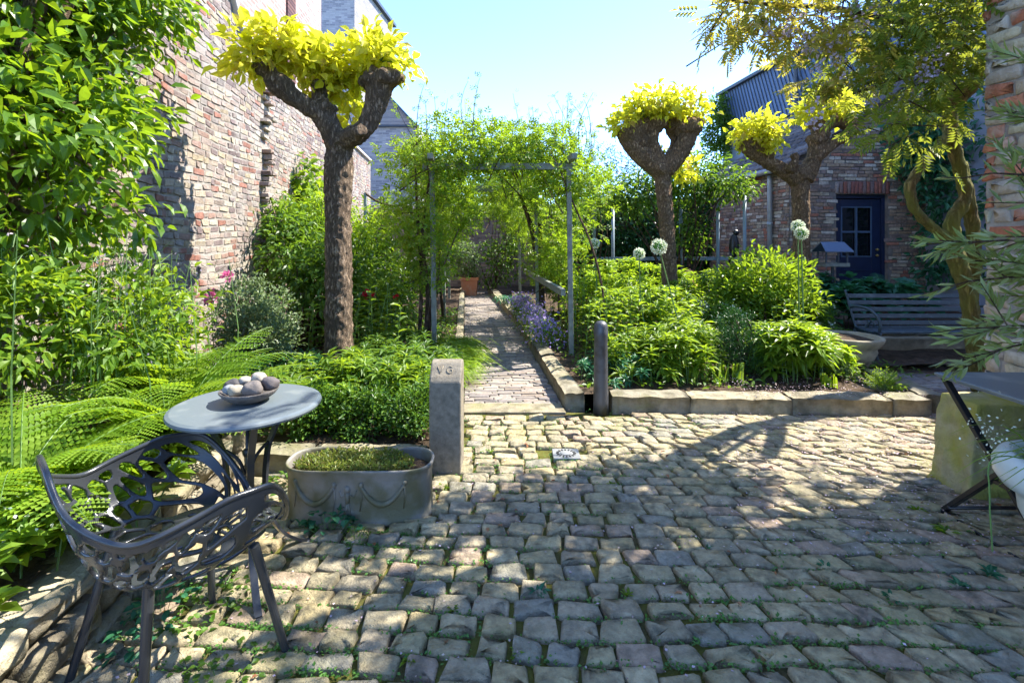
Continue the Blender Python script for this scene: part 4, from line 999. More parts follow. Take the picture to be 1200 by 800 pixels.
m.add(rows.reshape(-1, 3), [np.stack([i * K + k, i * K + k2, (i + 1) * K + k2, (i + 1) * K + k], 1), (nz * K + np.arange(K))[None]]); o = build('guard_stone', m, 'guardstone', origin=gb, bevel=.012); tag(o, 'mossy tapered guard stone at the foot of the right house corner', 'stone')
# --- drain cover
m = MB(); dc = np.array([.345, 3.27, .0]); k = 12
m.box(dc + [0, 0, .008], (.17, .15, .03)); do_ = tag(build('drain_cover', m, 'cast', origin=dc, bevel=.003), 'small square pale metal drain cover set among the cobbles', 'drain cover')
m = MB()
for i in range(16):
    a = i * 2 * math.pi / 16; m.box(dc + [.055 * math.cos(a), .05 * math.sin(a), .0245], (.017, .008, .003), rot=a)
build('slots', m, 'hole', do_)
m = MB(); m.lathe([(.001, .024), (.036, .024), (.036, .027), (.001, .028)], dc, 24, 1, .9); build('grate_disc', m, 'cast', do_)

# --- folding table at the right
ft = thing('folding_table', 'dark grey square folding table in front of the right house wall', 'table', (2.42, 2.28, 0))
m = MB(); m.box((2.43, 2.27, .712), (.58, .66, .012)); m.box((2.43, 2.27, .700), (.56, .64, .012)); build('tabletop', m, 'tabletop', ft, bevel=.005)
for nm, x in (('leg_frame', 2.17), ('leg_frame', 2.68)):
    m = MB(); m.bar((x, 2.57, .70), (x, 1.98, .02), .022, .030, up=(1, 0, 0)); m.bar((x + .028, 1.97, .70), (x + .028, 2.60, .02), .022, .030, up=(1, 0, 0)); m.bar((x + .014, 2.62, .012), (x + .014, 1.95, .012), .018, .014, up=(1, 0, 0)); m.bar((x, 2.05, .30), (x + .03, 2.38, .29), .012, .02); build(nm, m, 'black', ft, bevel=.003)
for a_ in ((2.28, .36), (2.56, .05)): m = MB(); m.tube([(2.18, *a_), (2.70, *a_)], .009, 8); build('cross_rod', m, 'black', ft, smooth=True)
# --- pale urn
uc = np.array([2.115, 1.86, 0]); ur = thing('urn_planter', 'pale glazed urn planter with a thick rolled rim at the right edge', 'planter', uc)
m = MB(); m.lathe([(.001, 0), (.12, 0), (.125, .02), (.07, .06), (.055, .14), (.10, .22), (.17, .29), (.20, .36), (.205, .41), (.215, .44), (.25, .455), (.272, .49), (.275, .53), (.255, .565), (.225, .58), (.20, .565), (.19, .52), (.001, .50)], uc, 48); build('body', m, 'urn', ur, smooth=True)
m = MB(); m.lathe([(.001, .545), (.10, .54), (.188, .53), (.19, .51)], uc, 24); build('soil', m, 'soil', ur, smooth=True)

# --- bench
bn = thing('garden_bench', 'dark slatted garden bench with scrolled iron arms near the navy door', 'bench', (4.55, 5.65, 0))
bx0, bx1 = 3.86, 5.36
m = MB()
for i in range(5):
    z = .43 + i * .073; y = 5.83 + i * .028; m.bar((bx0 + .03, y, z), (bx1 - .03, y, z), .018, .050, up=(0, .35, 1))
build('backrest', m, 'bench', bn, bevel=.004)
m = MB()
for i in range(5): m.box(((bx0 + bx1) / 2, 5.44 + i * .078, .375 + .004 * (i - 2) ** 2), (bx1 - bx0, .058, .022))
build('seat', m, 'bench', bn, bevel=.004)
for x in (bx0 + .03, bx1 - .03):
    m = MB(); Lp = lambda pts, rr=.013: m.tube([(x, a, b) for a, b in pts], rr, 8, smooth=4)
    Lp([(5.98, .79), (5.93, .68), (5.88, .56), (5.81, .42), (5.74, .36), (5.45, .365), (5.40, .38)]); Lp([(5.88, .60), (5.78, .625), (5.60, .62), (5.47, .57), (5.41, .49), (5.42, .40), (5.47, .36)], .015)
    Lp([(5.81, .42), (5.75, .33), (5.62, .28), (5.50, .30), (5.43, .36)]); Lp([(5.80, .36), (5.86, .22), (5.90, .10), (5.97, .0)], .016); Lp([(5.44, .35), (5.50, .24), (5.46, .12), (5.38, .0)], .016)
    for a0, (ya, za) in ((0, (5.52, .46)), (2, (5.62, .45))): Lp([(ya + (.05 - .007 * q) * math.cos(a0 + q * .9), za + (.05 - .007 * q) * math.sin(a0 + q * .9)) for q in range(6)], .009)
    build('end_frame', m, 'bench', bn, smooth=True)
# --- stone bowl planter
sc_ = np.array([3.38, 5.15, 0]); sp_ = thing('stone_planter', 'buff stone bowl planter with bare soil left of the bench', 'planter', sc_)
m = MB(); m.lathe([(.001, 0), (.15, 0), (.16, .03), (.12, .06), (.15, .10), (.22, .20), (.25, .27), (.24, .30), (.27, .33), (.30, .37), (.31, .40), (.30, .415), (.27, .415), (.25, .37), (.001, .35)], sc_, 40); build('bowl', m, 'bowlstone', sp_, smooth=True)
m = MB(); m.blob(sc_ + [0, 0, .36], (.25, .25, .05), 12, .2); build('soil', m, 'soil', sp_)
m = MB(); 
o = rubble('terrace_wall', (6.6, 6.12), (3.5, 6.12), .26, 'low dark stone ledge behind the slatted bench')

# --- bird table
bt = thing('bird_table', 'small bird table with a pitched grey roof in front of the navy door', 'bird table', (4.63, 7.4, .1))
bx_, by_ = 4.63, 7.4
m = MB(); m.tube([(bx_, by_, .05), (bx_, by_, .98)], .022, 8); m.bar((bx_ - .1, by_, .9), (bx_, by_, .82), .02, .02); build('pole', m, 'dark_metal', bt)
m = MB(); m.box((bx_, by_, .995), (.34, .26, .02)); m.box((bx_, by_ - .12, 1.02), (.34, .02, .03)); m.box((bx_, by_ + .12, 1.02), (.34, .02, .03)); build('tray', m, 'gpost', bt)
for a, b in ((-.15, -.1), (-.15, .1), (.15, -.1), (.15, .1)): m = MB(); m.box((bx_ + a, by_ + b, 1.10), (.02, .02, .19)); build('corner_post', m, 'dark_metal', bt)
m = MB(); rz = 1.19
for s_ in (-1, 1): m.prism([(bx_ - .20, by_ + s_ * .17, rz), (bx_ + .20, by_ + s_ * .17, rz), (bx_ + .17, by_ + .001 * s_, rz + .13), (bx_ - .17, by_ + .001 * s_, rz + .13)], (0, 0, .015))
build('roof', m, 'leadgrey', bt)

# --- pergola over the path
pg = thing('pergola', 'silvered wooden pergola over the brick path with a sloping handrail', 'pergola', (0, 7, .1))
PXR = lambda y: -.092 * y + 1.135; PXL = lambda y: -.092 * y - .36
for y in (5.6, 8.2, 10.8):
    for fx, s_ in ((PXR, 1), (PXL, -1)):
        m = MB(); x = fx(y); lean = .03; m.bar((x + lean, y, .0), (x, y, 2.15), .052, .052, up=(0, 1, 0)); build('post', m, 'gpost', pg, bevel=.004)
    m = MB(); m.box(((PXR(y) + PXL(y)) / 2, y, 2.175), (PXR(y) - PXL(y) + .2, .05, .07 if y < 6 else .10)); build('cross_beam', m, 'gpost', pg, bevel=.004)
for fx in (PXR, PXL):
    m = MB(); m.bar((fx(5.3), 5.3, 2.245), (fx(11), 11, 2.245), .06, .06); build('side_beam', m, 'gpost', pg, bevel=.004)
m = MB(); m.bar((PXR(5.6) - .06, 5.58, .80), (PXR(9.1) - .06, 9.1, .80), .05, .075); build('handrail', m, 'gpost', pg, bevel=.004)
# --- trellis frame at the back of the right bed
tf = thing('espalier_frame', 'blue grey post and rail frame standing before the dark hedge', 'trellis', (2.8, 9.0, .1))
for x, y, z in ((1.45, 9.0, 2.05), (3.0, 9.1, 1.9), (3.68, 9.15, 2.1), (4.18, 9.2, 2.15), (1.22, 10.4, 2.0), (2.05, 10.4, 2.0)):
    m = MB(); m.tube([(x, y, 0), (x, y, z)], .032, 8); build('post', m, 'bluepost', tf, smooth=True)
m = MB(); m.bar((1.45, 9.04, 1.02), (4.18, 9.24, 1.02), .045, .06); build('rail', m, 'bluepost', tf)
# --- terracotta pot at the end of the path
pc = np.array([-1.02, 12.35, 0]); tp_ = thing('terracotta_pot', 'square terracotta pot with a green shrub at the far end of the path', 'plant pot', pc)
m = MB(); 
for (a, z0), (b, z1) in zip([(.16, 0), (.20, .38), (.225, .38), (.225, .45)], [(.20, .38), (.225, .38), (.225, .45), (.18, .45)]):
    q = np.array([(-1, -1), (1, -1), (1, 1), (-1, 1)]); m.add(np.concatenate([np.c_[q * a, np.full(4, z0)], np.c_[q * b, np.full(4, z1)]]) + pc, np.array([[i, (i + 1) % 4, 4 + (i + 1) % 4, 4 + i] for i in range(4)]))
m.box(pc + [0, 0, .41], (.38, .38, .02)); build('pot', m, 'terra', tp_)
shr_c = pc + [0, 0, .75]
v, f, cc = cloud([(pc[0] - .05, pc[1], .85, .38, .3, .42)], 1500, .085, TL, 50, .08); build('foliage', MB().add(v, f), 'lf_grey', tp_)
m = MB(); stems(m, pc + [0, 0, .4], cc[:12], .01); build('stems', m, 'wood_stem', tp_)
# --- bird house on the back wall
bh_ = thing('bird_house', 'small dark wooden bird house hanging on the back wall', 'bird house', (-1.33, 13.5, 1.7)); x_, y_ = -1.33, 13.50
m = MB(); m.box((x_, y_, 1.86), (.16, .14, .20)); build('box', m, 'rust', bh_)
m = MB(); m.bar((x_ - .15, y_, 1.92), (x_, y_, 2.05), .18, .02); m.bar((x_, y_, 2.05), (x_ + .15, y_, 1.92), .18, .02); build('roof', m, 'coping', bh_)
# --- far garden furniture
ftb = thing('garden_table', 'far white garden table half hidden by leaves left of the pergola', 'table', (-2.55, 10.6, .1))
m = MB(); m.box((-2.55, 10.6, .75), (.95, .6, .03)); build('tabletop', m, 'white', ftb); 
for a in (-.42, .42):
    for b in (-.25, .25): m = MB(); m.bar((-2.55 + a, 10.6 + b, .1), (-2.55 + a * .9, 10.6 + b, .735), .03, .03); build('leg', m, 'white', ftb)
for x, y, lab in ((-2.95, 10.0, 'rusty slatted chair at the left of the far white table'), (-2.20, 10.0, 'rusty slatted chair at the right of the far white table')):
    c_ = thing('garden_chair', lab, 'chair', (x, y, .1), 'rusty chairs at the far white table')
    m = MB(); m.box((x, y, .52), (.38, .36, .02)); build('seat', m, 'rust', c_)
    m = MB(); m.box((x, y - .18, .86), (.38, .02, .07)); m.box((x, y - .18, .74), (.38, .02, .05)); [m.bar((x + a, y - .18, .1), (x + a, y - .18, .92), .02, .02) for a in (-.18, .18)]; build('backrest', m, 'rust', c_)
    for a in (-.17, .17): m = MB(); m.bar((x + a, y + .16, .1), (x + a, y + .16, .51), .02, .02); build('leg', m, 'rust', c_)
wb = thing('white_bench', 'pale grey wooden bench behind the far white table', 'bench', (-2.7, 11.5, .1))
m = MB(); [m.box((-2.7, 11.55, z), (1.7, .03, .13)) for z in (.72, .9)]; build('backrest', m, 'coping', wb); m = MB(); m.box((-2.7, 11.3, .5), (1.7, .45, .04)); build('seat', m, 'coping', wb)
for a in (-.8, .8): m = MB(); m.box((-2.7 + a, 11.3, .29), (.06, .4, .38)); build('leg', m, 'coping', wb)
# --- sagging rope, ornament, figurine
rp = MB(); t = np.linspace(0, 1, 16); A_, B_ = at(428, 226, 7.6), at(486, 234, 7.2); rp.tube([A_ * (1 - q) + B_ * q - np.array([0, 0, .22 * 4 * q * (1 - q) * .6]) for q in t], .016, 6); rt = thing('rope_and_post', 'slim blue grey post with a sagging brown rope left of the pergola', 'rope', (A_[0], A_[1], .1))
build('rope', rp, 'wood_stem', rt, smooth=True); m = MB(); m.tube([(A_[0], A_[1], .1), A_], .025, 8); build('post', m, 'bluepost', rt)
fg = at(808, 325, 8.6); m = MB(); f0_ = np.array([fg[0], fg[1], .12]); m.lathe([(.001, 0), (.09, .0), (.10, .05), (.06, .2), (.09, .36), (.11, .46), (.05, .58), (.001, .6)], f0_, 14); m.blob(f0_ + [0, 0, .66], (.08, .08, .09), 9); m.tube([f0_ + [.09, 0, .5], f0_ + [.12, -.06, .35], f0_ + [.02, -.1, .28]], .03, 6); m.tube([f0_ + [-.09, 0, .5], f0_ + [-.12, -.06, .35], f0_ + [-.02, -.1, .28]], .03, 6)
o = build('garden_figure', m, 'terra', origin=f0_, smooth=True); tag(o, 'small terracotta garden figure standing below the dark hedge', 'figurine')
br = at(859, 292, 8.8); m = MB(); b0 = np.array([br[0], br[1], .1]); m.tube([b0, b0 + [0, 0, 1.0]], .012, 6); m.blob(b0 + [.02, 0, 1.16], (.09, .06, .20), 10, .08); m.blob(b0 + [.05, 0, 1.38], (.05, .045, .055), 8); m.tube([b0 + [.08, 0, 1.39], b0 + [.15, 0, 1.38]], [.015, .002], 6); m.tube([b0 + [-.02, 0, 1.05], b0 + [-.07, 0, .86]], [.04, .015], 6)
o = build('bird_ornament', m, 'black', origin=b0, smooth=True); tag(o, 'black bird shaped ornament on a stake before the garden house wall', 'ornament')

# ================================================================== TREES AND PLANTS
tex1 = bpy.data.textures.new('knots', 'CLOUDS'); tex1.noise_scale = .07; tex1.noise_depth = 2
tex2 = bpy.data.textures.new('lumps', 'VORONOI'); tex2.noise_scale = .03
def limb_mesh(name, mb, mat, parent, vox=.018, d1=.035, d2=.012):
    o = build(name, mb, mat, parent, smooth=True)
    r = o.modifiers.new('fuse', 'REMESH'); r.mode = 'VOXEL'; r.voxel_size = vox; r.use_smooth_shade = True
    for t, s_ in ((tex1, d1), (tex2, -d2)):
        if s_:
            d = o.modifiers.new('relief', 'DISPLACE'); d.texture = t; d.strength = s_; d.mid_level = .5; d.texture_coords = 'LOCAL'
    return o
def knob(mb, c, r, n=9, flat=.8):
    c = np.array(c, float); mb.blob(c, (r, r, r * flat), 9, .12)
    for _ in range(n):
        d = unit(rng.normal(0, 1, 3)); d[2] = abs(d[2]) * .7; q = r * rng.uniform(.22, .5); mb.blob(c + d * r * .95, (q, q, q), 6, .2)
def pollard(label, base, trunk, arms, fists, leaves, bark, seed, vox=.015):
    th = thing('pollarded_tree', label, 'tree', base); m = MB()
    m.tube(*trunk, 18, smooth=5)
    for p, r in arms: m.tube(p, r, 12, smooth=4)
    for c, r in fists: knob(m, c, r * .86, 18)
    limb_mesh('trunk', m, bark, th, vox)
    L = MB(); n_ = MB()
    for lobes, n, size, cl in leaves:
        v, f, cc = cloud(lobes, n, size, T_ovate(.66, .12, .25), cl, size * .8, droop=.15, up=.7, out=.9, shell=.45, sv=.5); L.add(v, f)
        for c in cc[::3]:
            b = np.array(lobes[0][:3]); b = b - [0, 0, lobes[0][5] * .7]; n_.tube([b + (c - b) * .1, b + (c - b) * .6 + [0, 0, .02], c], [.007, .005, .003], 4, False)
    build('foliage', L, 'lf_gold', th); build('shoots', n_, 'stem', th)
    return th
y = 4.5; A = lambda u, v, yy=4.5: tuple(at(u, v, yy))
pollard('pollarded tree with golden leaves nearest the left wall, its arms spread in a cup', (at(397, 400, y)[0], y, .1),
    ([(A(398, 455)[0], y, .05), A(397, 400), A(397, 320), A(396, 250), A(397, 195), A(399, 165)], [0.135, 0.119, 0.115, 0.111, 0.123, 0.102]),
    [([A(397, 170), A(378, 138, 4.45), A(350, 118, 4.4), A(325, 100, 4.35), A(312, 82, 4.3)], [.11, .085, .075, .085, .07]),
     ([A(402, 165), A(425, 152), A(438, 130), A(443, 108), A(448, 95)], [.10, .085, .09, .115, .12]),
     ([A(392, 160), A(384, 135, 4.5), A(375, 115, 4.55), A(374, 103, 4.55)], [.09, .075, .065, .07]),
     ([A(405, 165, 4.45), A(416, 158, 4.3), A(424, 152, 4.2)], [.08, .06, .05])],
    [(A(310, 84, 4.3), .09), (A(330, 98, 4.35), .09), (A(345, 112, 4.38), .075), (A(447, 95), .15), (A(437, 98, 4.6), .12), (A(458, 92, 4.45), .11), (A(374, 102, 4.55), .08), (A(383, 128, 4.45), .08), (A(396, 168), .13)],
    [([(*A(296, 66, 4.3), .13, .2, .10), (*A(314, 48, 4.3), .16, .2, .13), (*A(338, 62, 4.4), .12, .2, .10)], 560, .10, 36),
     ([(*A(372, 72, 4.65), .17, .22, .13), (*A(404, 78, 4.7), .17, .22, .12), (*A(404, 108, 4.75), .14, .2, .15), (*A(384, 92, 4.72), .14, .2, .11)], 800, .10, 55),
     ([(*A(446, 62, 4.5), .17, .2, .11), (*A(466, 72, 4.5), .09, .16, .10), (*A(434, 68, 4.6), .08, .15, .10)], 480, .09, 34), ([(*A(412, 134, 4.8), .08, .12, .12)], 80, .09, 10)], 'bark', 1)
A2 = lambda u, v, yy=6.7: tuple(at(u, v, yy)); y = 6.7
pollard('pollarded tree with a reddish trunk and looped knobbly head amid the right bed', (at(785, 370, y)[0], y, .1),
    ([(A2(786, 400)[0], y, .05), A2(785, 330), A2(781, 260), A2(777, 215), A2(775, 192)], [0.115, 0.101, 0.097, 0.104, 0.115]),
    [([A2(772, 198), A2(752, 182), A2(738, 166), A2(735, 152)], [.13, .13, .12, .11]), ([A2(780, 198), A2(796, 180), A2(805, 162), A2(806, 148)], [.13, .11, .12, .12]),
     ([A2(774, 190), A2(764, 168), A2(766, 148)], [.1, .085, .09]), ([A2(786, 188, 6.8), A2(792, 165, 6.9), A2(786, 150, 6.9)], [.09, .07, .09])],
    [(A2(738, 160), .17), (A2(750, 150), .15), (A2(768, 147), .15), (A2(788, 146, 6.85), .14), (A2(805, 152), .17), (A2(746, 172), .14), (A2(775, 200), .16), (A2(812, 145), .12)],
    [([(*A2(745, 130), .24, .3, .13), (*A2(772, 121), .24, .3, .16), (*A2(800, 123), .24, .3, .17), (*A2(727, 143), .10, .25, .10), (*A2(821, 133), .09, .2, .10)], 1350, .085, 140), ([(*A2(797, 195, 7.0), .16, .2, .25)], 200, .085, 22)], 'bark_red', 2)
A3 = lambda u, v, yy=7.0: tuple(at(u, v, yy)); y = 7.0
pollard('pollarded tree with two forked arms, one leafy ball on the left, nearest the garden house', (at(940, 340, y)[0], y, .1),
    ([(A3(939, 390)[0], y, .05), A3(940, 330), A3(939, 270), A3(938, 225), A3(937, 205)], [0.130, 0.112, 0.108, 0.115, 0.108]),
    [([A3(935, 210), A3(918, 200), A3(900, 190), A3(884, 180), A3(874, 172)], [.13, .10, .085, .09, .085]), ([A3(942, 210), A3(952, 190), A3(960, 168), A3(962, 150)], [.13, .11, .11, .12]),
     ([A3(956, 185, 6.95), A3(976, 168, 6.9), A3(992, 158, 6.85), A3(1000, 150, 6.85)], [.08, .07, .07, .08]), ([A3(925, 200, 6.9), A3(932, 188, 6.85), A3(930, 180, 6.85)], [.07, .05, .05])],
    [(A3(876, 170), .14), (A3(888, 176), .13), (A3(962, 148), .14), (A3(975, 143), .13), (A3(992, 145), .12), (A3(955, 165), .12), (A3(898, 184), .1), (A3(935, 205), .16)],
    [([(*A3(887, 155), .32, .34, .20), (*A3(900, 162), .20, .3, .13)], 1000, .08, 100), ([(*A3(962, 124), .28, .3, .13), (*A3(985, 123), .22, .3, .14), (*A3(945, 132), .12, .2, .09)], 620, .085, 90)], 'bark_red', 3)

# big glossy tree in the upper left
th, cc = shrub('leafy_tree', 'tall glossy green tree filling the upper left in front of the garden wall', 'tree', (-2.62, 2.5, .3),
    [(-2.62, 2.55, 2.9, .55, .55, .6), (-2.65, 2.95, 2.35, .5, .45, .5), (-2.45, 2.5, 1.95, .5, .5, .5), (-2.42, 3.15, 2.95, .30, .4, .30), (-2.47, 3.05, 2.15, .30, .35, .28), (-2.75, 2.2, 2.3, .5, .6, .8), (-2.15, 2.95, 1.55, .24, .25, .10), (-2.5, 2.75, 1.5, .35, .4, .25), (-2.55, 3.3, 3.0, .3, .5, .5)],
    8200, .088, 'lf_tree', TO, 430, .085, 0, droop=.55, up=.7)
m = MB(); m.tube([(-2.62, 2.5, .2), (-2.6, 2.55, 1.2), (-2.58, 2.6, 1.9), (-2.5, 2.7, 2.6), (-2.4, 2.8, 3.3)], [.06, .05, .045, .035, .02], 10, smooth=4)
for a in ((-2.25, 3.1, 2.9), (-2.3, 3.0, 2.2), (-2.2, 2.9, 1.6), (-2.7, 2.0, 2.6), (-2.2, 2.5, 2.7), (-2.75, 2.9, 2.9)): m.tube([(-2.59, 2.6, 1.6), ((a[0] - 2.59) / 2, (a[1] + 2.6) / 2, a[2] - .1), a], [.035, .025, .01], 8, smooth=4)
stems(m, (-2.55, 2.65, 2.0), cc[:40], .018); build('trunk', m, 'bark', th, smooth=True)

# ferns and tall flowers behind the low stone wall
fern('big bright fern arching toward the round table', (-1.72, 2.62, .32), 26, .82, el=(48, 86))
fern('bright fern against the stone wall at the left edge, behind the armchair', (-1.90, 1.95, .32), 22, .74, el=(48, 86))
fern('bright fern further back between the tall weeds and garden wall', (-2.05, 2.95, .32), 20, .78, el=(55, 88))
fern('small bright fern spilling over the low wall behind the table legs', (-1.60, 2.95, .28), 11, .48, el=(35, 70))
def weed_stand(label, lobes, n, base, mat='lf_bright', size=.06, nst=60, hgt=1.3):
    th, cc = shrub('tall_weeds', label, 'plant', base, lobes, n, size, mat, T_ovate(.45), 150, .06, 0, droop=.2)
    m = MB(); fl = []
    for _ in range(nst):
        lo = lobes[rng.integers(len(lobes))]; x, y_ = lo[0] + rng.normal(0, lo[3] * .6), lo[1] + rng.normal(0, lo[4] * .6); h = lo[2] + lo[5] * rng.uniform(.5, 1.5); t = np.array([x + rng.normal(0, .05), y_ + rng.normal(0, .05), h])
        m.tube([(x, y_, .3), (x + rng.normal(0, .02), y_, (h + .3) / 2), t], [.005, .004, .002], 4, False)
        for k in range(9):
            q = np.array([x, y_, h]) - [0, 0, rng.uniform(0, .35)]; m.tube([q, q + np.append(rng.normal(0, .045, 2), .05)], [.0018, .0012], 3, False); fl.append(q + np.append(rng.normal(0, .045, 2), .05))
    build('stalks', m, 'stem', th); fl = np.array(fl)[::3]; v, f = place(TT, fl, rnd(len(fl)), rnd(len(fl)), .018); build('flowers', MB().add(v, f), 'pt_lilac', th)
weed_stand('tall weeds with thin seed stalks below the glossy tree at the left edge', [(-2.45, 2.35, 1.0, .45, .4, .32), (-2.15, 2.75, .9, .35, .3, .30)], 3600, (-2.3, 2.5, .3))
weed_stand('sparse tall weeds with thin stalks in front of the shaded wall', [(-2.25, 3.25, .80, .28, .3, .35)], 900, (-2.25, 3.2, .25), nst=30)
whorls('broad leaved ground cover overhanging the rubble wall at the left edge', 'plant', 'ground_cover', [(-1.62 + rng.uniform(-.35, .18), rng.uniform(1.25, 2.2), .34 + rng.uniform(0, .14)) for _ in range(75)], .085, 'lf_bright', 5, TO, .3, ('pt_white', .016, 8), zb=.28)
whorls('leafy ground cover on top of the wall behind the round table', 'plant', 'ground_cover', [(-1.62 + rng.uniform(-.25, .10), rng.uniform(2.3, 3.05), .34 + rng.uniform(0, .10)) for _ in range(50)], .075, 'lf_bright', 5, TO, .3, zb=.28)

# left bed
def box_plant(label, base, lobes, n, size=.022, mat='lf_box', cl=90, group=None): return shrub('box_shrub', label, 'shrub', base, lobes, n, size, mat, TS, cl, .03, 10, .006, droop=-.2, group=group)
box_plant('rounded airy small leaved shrub beside the garden wall and pink flowers', (-2.28, 4.5, .1), [(-2.28, 4.5, .70, .36, .33, .36), (-2.15, 4.4, .50, .33, .3, .3)], 7000, .034, 'lf_grey', 260)
for x, lab in ((-1.32, 'low dark box plant behind the kerb, nearest the round table'), (-.98, 'low dark box plant behind the middle of the lead trough'), (-.66, 'low dark box plant next to the stone post')):
    box_plant(lab, (x, 3.32, .1), [(x, 3.33, .25, .17, .15, .18), (x + .08, 3.4, .30, .10, .1, .16)], 2600, .026)
def mound(xc, yc, rx, ry, z, n, dz=.06):
    o = []
    while len(o) < n:
        a, b = rng.uniform(-1, 1, 2)
        if a * a + b * b < 1: o.append((xc + a * rx * 1.12, yc + b * ry * 1.12, z * (1 - .28 * (a * a + b * b)) + rng.uniform(-dz * 2.6, dz * 1.6) + .1))
    return o
whorls('broad light green leafy clump between the round table and the left trunk', 'plant', 'leafy_clump', mound(-1.35, 3.75, .45, .38, .33, 60), .10, 'lf_bright')
whorls('glossy whorled clump around the foot of the left pollarded trunk', 'plant', 'leafy_clump', mound(-1.0, 4.05, .5, .45, .33, 75), .105, 'lf_mid')
whorls('glossy whorled clump behind the stone post beside the path', 'plant', 'leafy_clump', mound(-.72, 3.75, .30, .42, .34, 55), .10, 'lf_bright')
whorls('white edged leafy clump further along the left of the path', 'plant', 'leafy_clump', mound(-.98, 4.95, .42, .45, .30, 70), .095, 'lf_mid')
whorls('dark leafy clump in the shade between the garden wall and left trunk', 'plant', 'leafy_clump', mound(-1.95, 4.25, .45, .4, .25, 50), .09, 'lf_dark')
shrub('tree_peony', 'bright green bush of cut leaves against the garden wall behind the left trunk', 'shrub', (-2.4, 6.0, .1), [(-2.55, 6.0, 1.25, .45, .5, .42), (-2.2, 5.8, .9, .45, .5, .45), (-2.75, 6.3, 1.6, .3, .35, .28), (-2.0, 6.2, 1.1, .35, .4, .35)], 4300, .085, 'lf_mid', T_ovate(.42), 260, .09, 16)
shrub('golden_shrub', 'yellow green shrub just above the cut leaved bush by the wall', 'shrub', (-2.6, 6.9, .1), [(-2.6, 6.9, 1.75, .45, .45, .30), (-2.1, 7.0, 1.5, .4, .4, .3)], 1500, .08, 'lf_yel', T_ovate(.42), 90, .09, 14)
shrub('wall_vine', 'vine with broad leaves climbing the garden wall behind the left trunk', 'climbing plant', (-3.05, 7.6, .1), [(-3.0, 7.55, 2.1, .16, .3, .45), (-2.95, 7.7, 1.5, .18, .35, .5)], 800, .11, 'lf_bright', TH, 70, .09, 10)
shrub('flowering_bush', 'green bush with one red bloom between the left trunk and the pergola', 'shrub', (-1.75, 6.4, .1), [(-1.8, 6.6, .75, .5, .5, .4), (-1.45, 6.1, .55, .4, .45, .33), (-1.9, 7.4, 1.0, .5, .5, .35)], 3800, .075, 'lf_mid', T_ovate(.45), 200, .08, 14)
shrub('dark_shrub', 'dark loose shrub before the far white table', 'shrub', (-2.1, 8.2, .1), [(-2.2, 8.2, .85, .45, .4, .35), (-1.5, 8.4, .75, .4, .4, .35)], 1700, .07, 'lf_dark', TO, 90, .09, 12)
shrub('rose_bush', 'loose yellow green rose bush beyond the left trunk', 'shrub', (-2.3, 7.8, .1), [(-2.25, 7.8, 1.45, .42, .4, .3), (-1.9, 7.9, 1.75, .4, .4, .22)], 420, .17, 'lf_rose', TR, 60, .09, 14)
def bloom(label, c, r, mat, cat='flower', stem_from=.15):
    c = np.array(c, float); th = thing(cat, label, 'flower', (c[0], c[1], stem_from)); P = c + rnd(26) * r * .35; v, f = place(T_ovate(.8, .2), P, unit(P - c) + [0, 0, .15], rnd(26), r * .8); build('petals', MB().add(v, f), mat, th)
    m = MB(); m.tube([(c[0] + .03, c[1] + .02, stem_from), c], [.005, .004], 4, False); build('stem', m, 'stem', th)
bloom('red rose bloom on the bush between the left trunk and pergola', at(432, 346, 5.7), .075, 'pt_red', 'rose')
bloom('small red rose bud right of the larger red bloom', at(464, 348, 5.7), .035, 'pt_red', 'rose')
bloom('pink flower with open petals just above the airy shrub by the wall', at(247, 347, 4.5), .075, 'pt_pink', 'peony')
bloom('pink flower higher up against the garden wall', at(266, 324, 4.9), .06, 'pt_pink', 'peony')
# strap leaves
def straps(label, base, n, L, w, mat, arch=.5, spread=.08, name='strap_leaf_plant', cat='plant'):
    th = thing(name, label, cat, base); m = MB()
    for i in range(n): ribbon(m, np.array(base) + np.append(rng.normal(0, spread, 2), 0), rng.uniform(0, 6.28), L * rng.uniform(.7, 1.15), w, arch * rng.uniform(.4, 1.3), 1.0)
    build('leaves', m, mat, th); return th
straps('upright blue green strap leaves left of the left trunk', (-2.0, 4.75, .1), 26, .55, .025, 'lf_blue', .15, .12)
th = thing('hakone_grass', 'bright yellow green mound of grass spilling onto the path', 'grass', (-.68, 5.3, .1)); m = MB()
for _ in range(1900):
    b = np.array([-.72 + rng.normal(0, .11), rng.uniform(4.75, 6.1), .12]); ribbon(m, b, rng.normal(0, .9), rng.uniform(.26, .46), .012, rng.uniform(.5, 1.1), .8, 5)
build('blades', m, 'lf_yel', th)

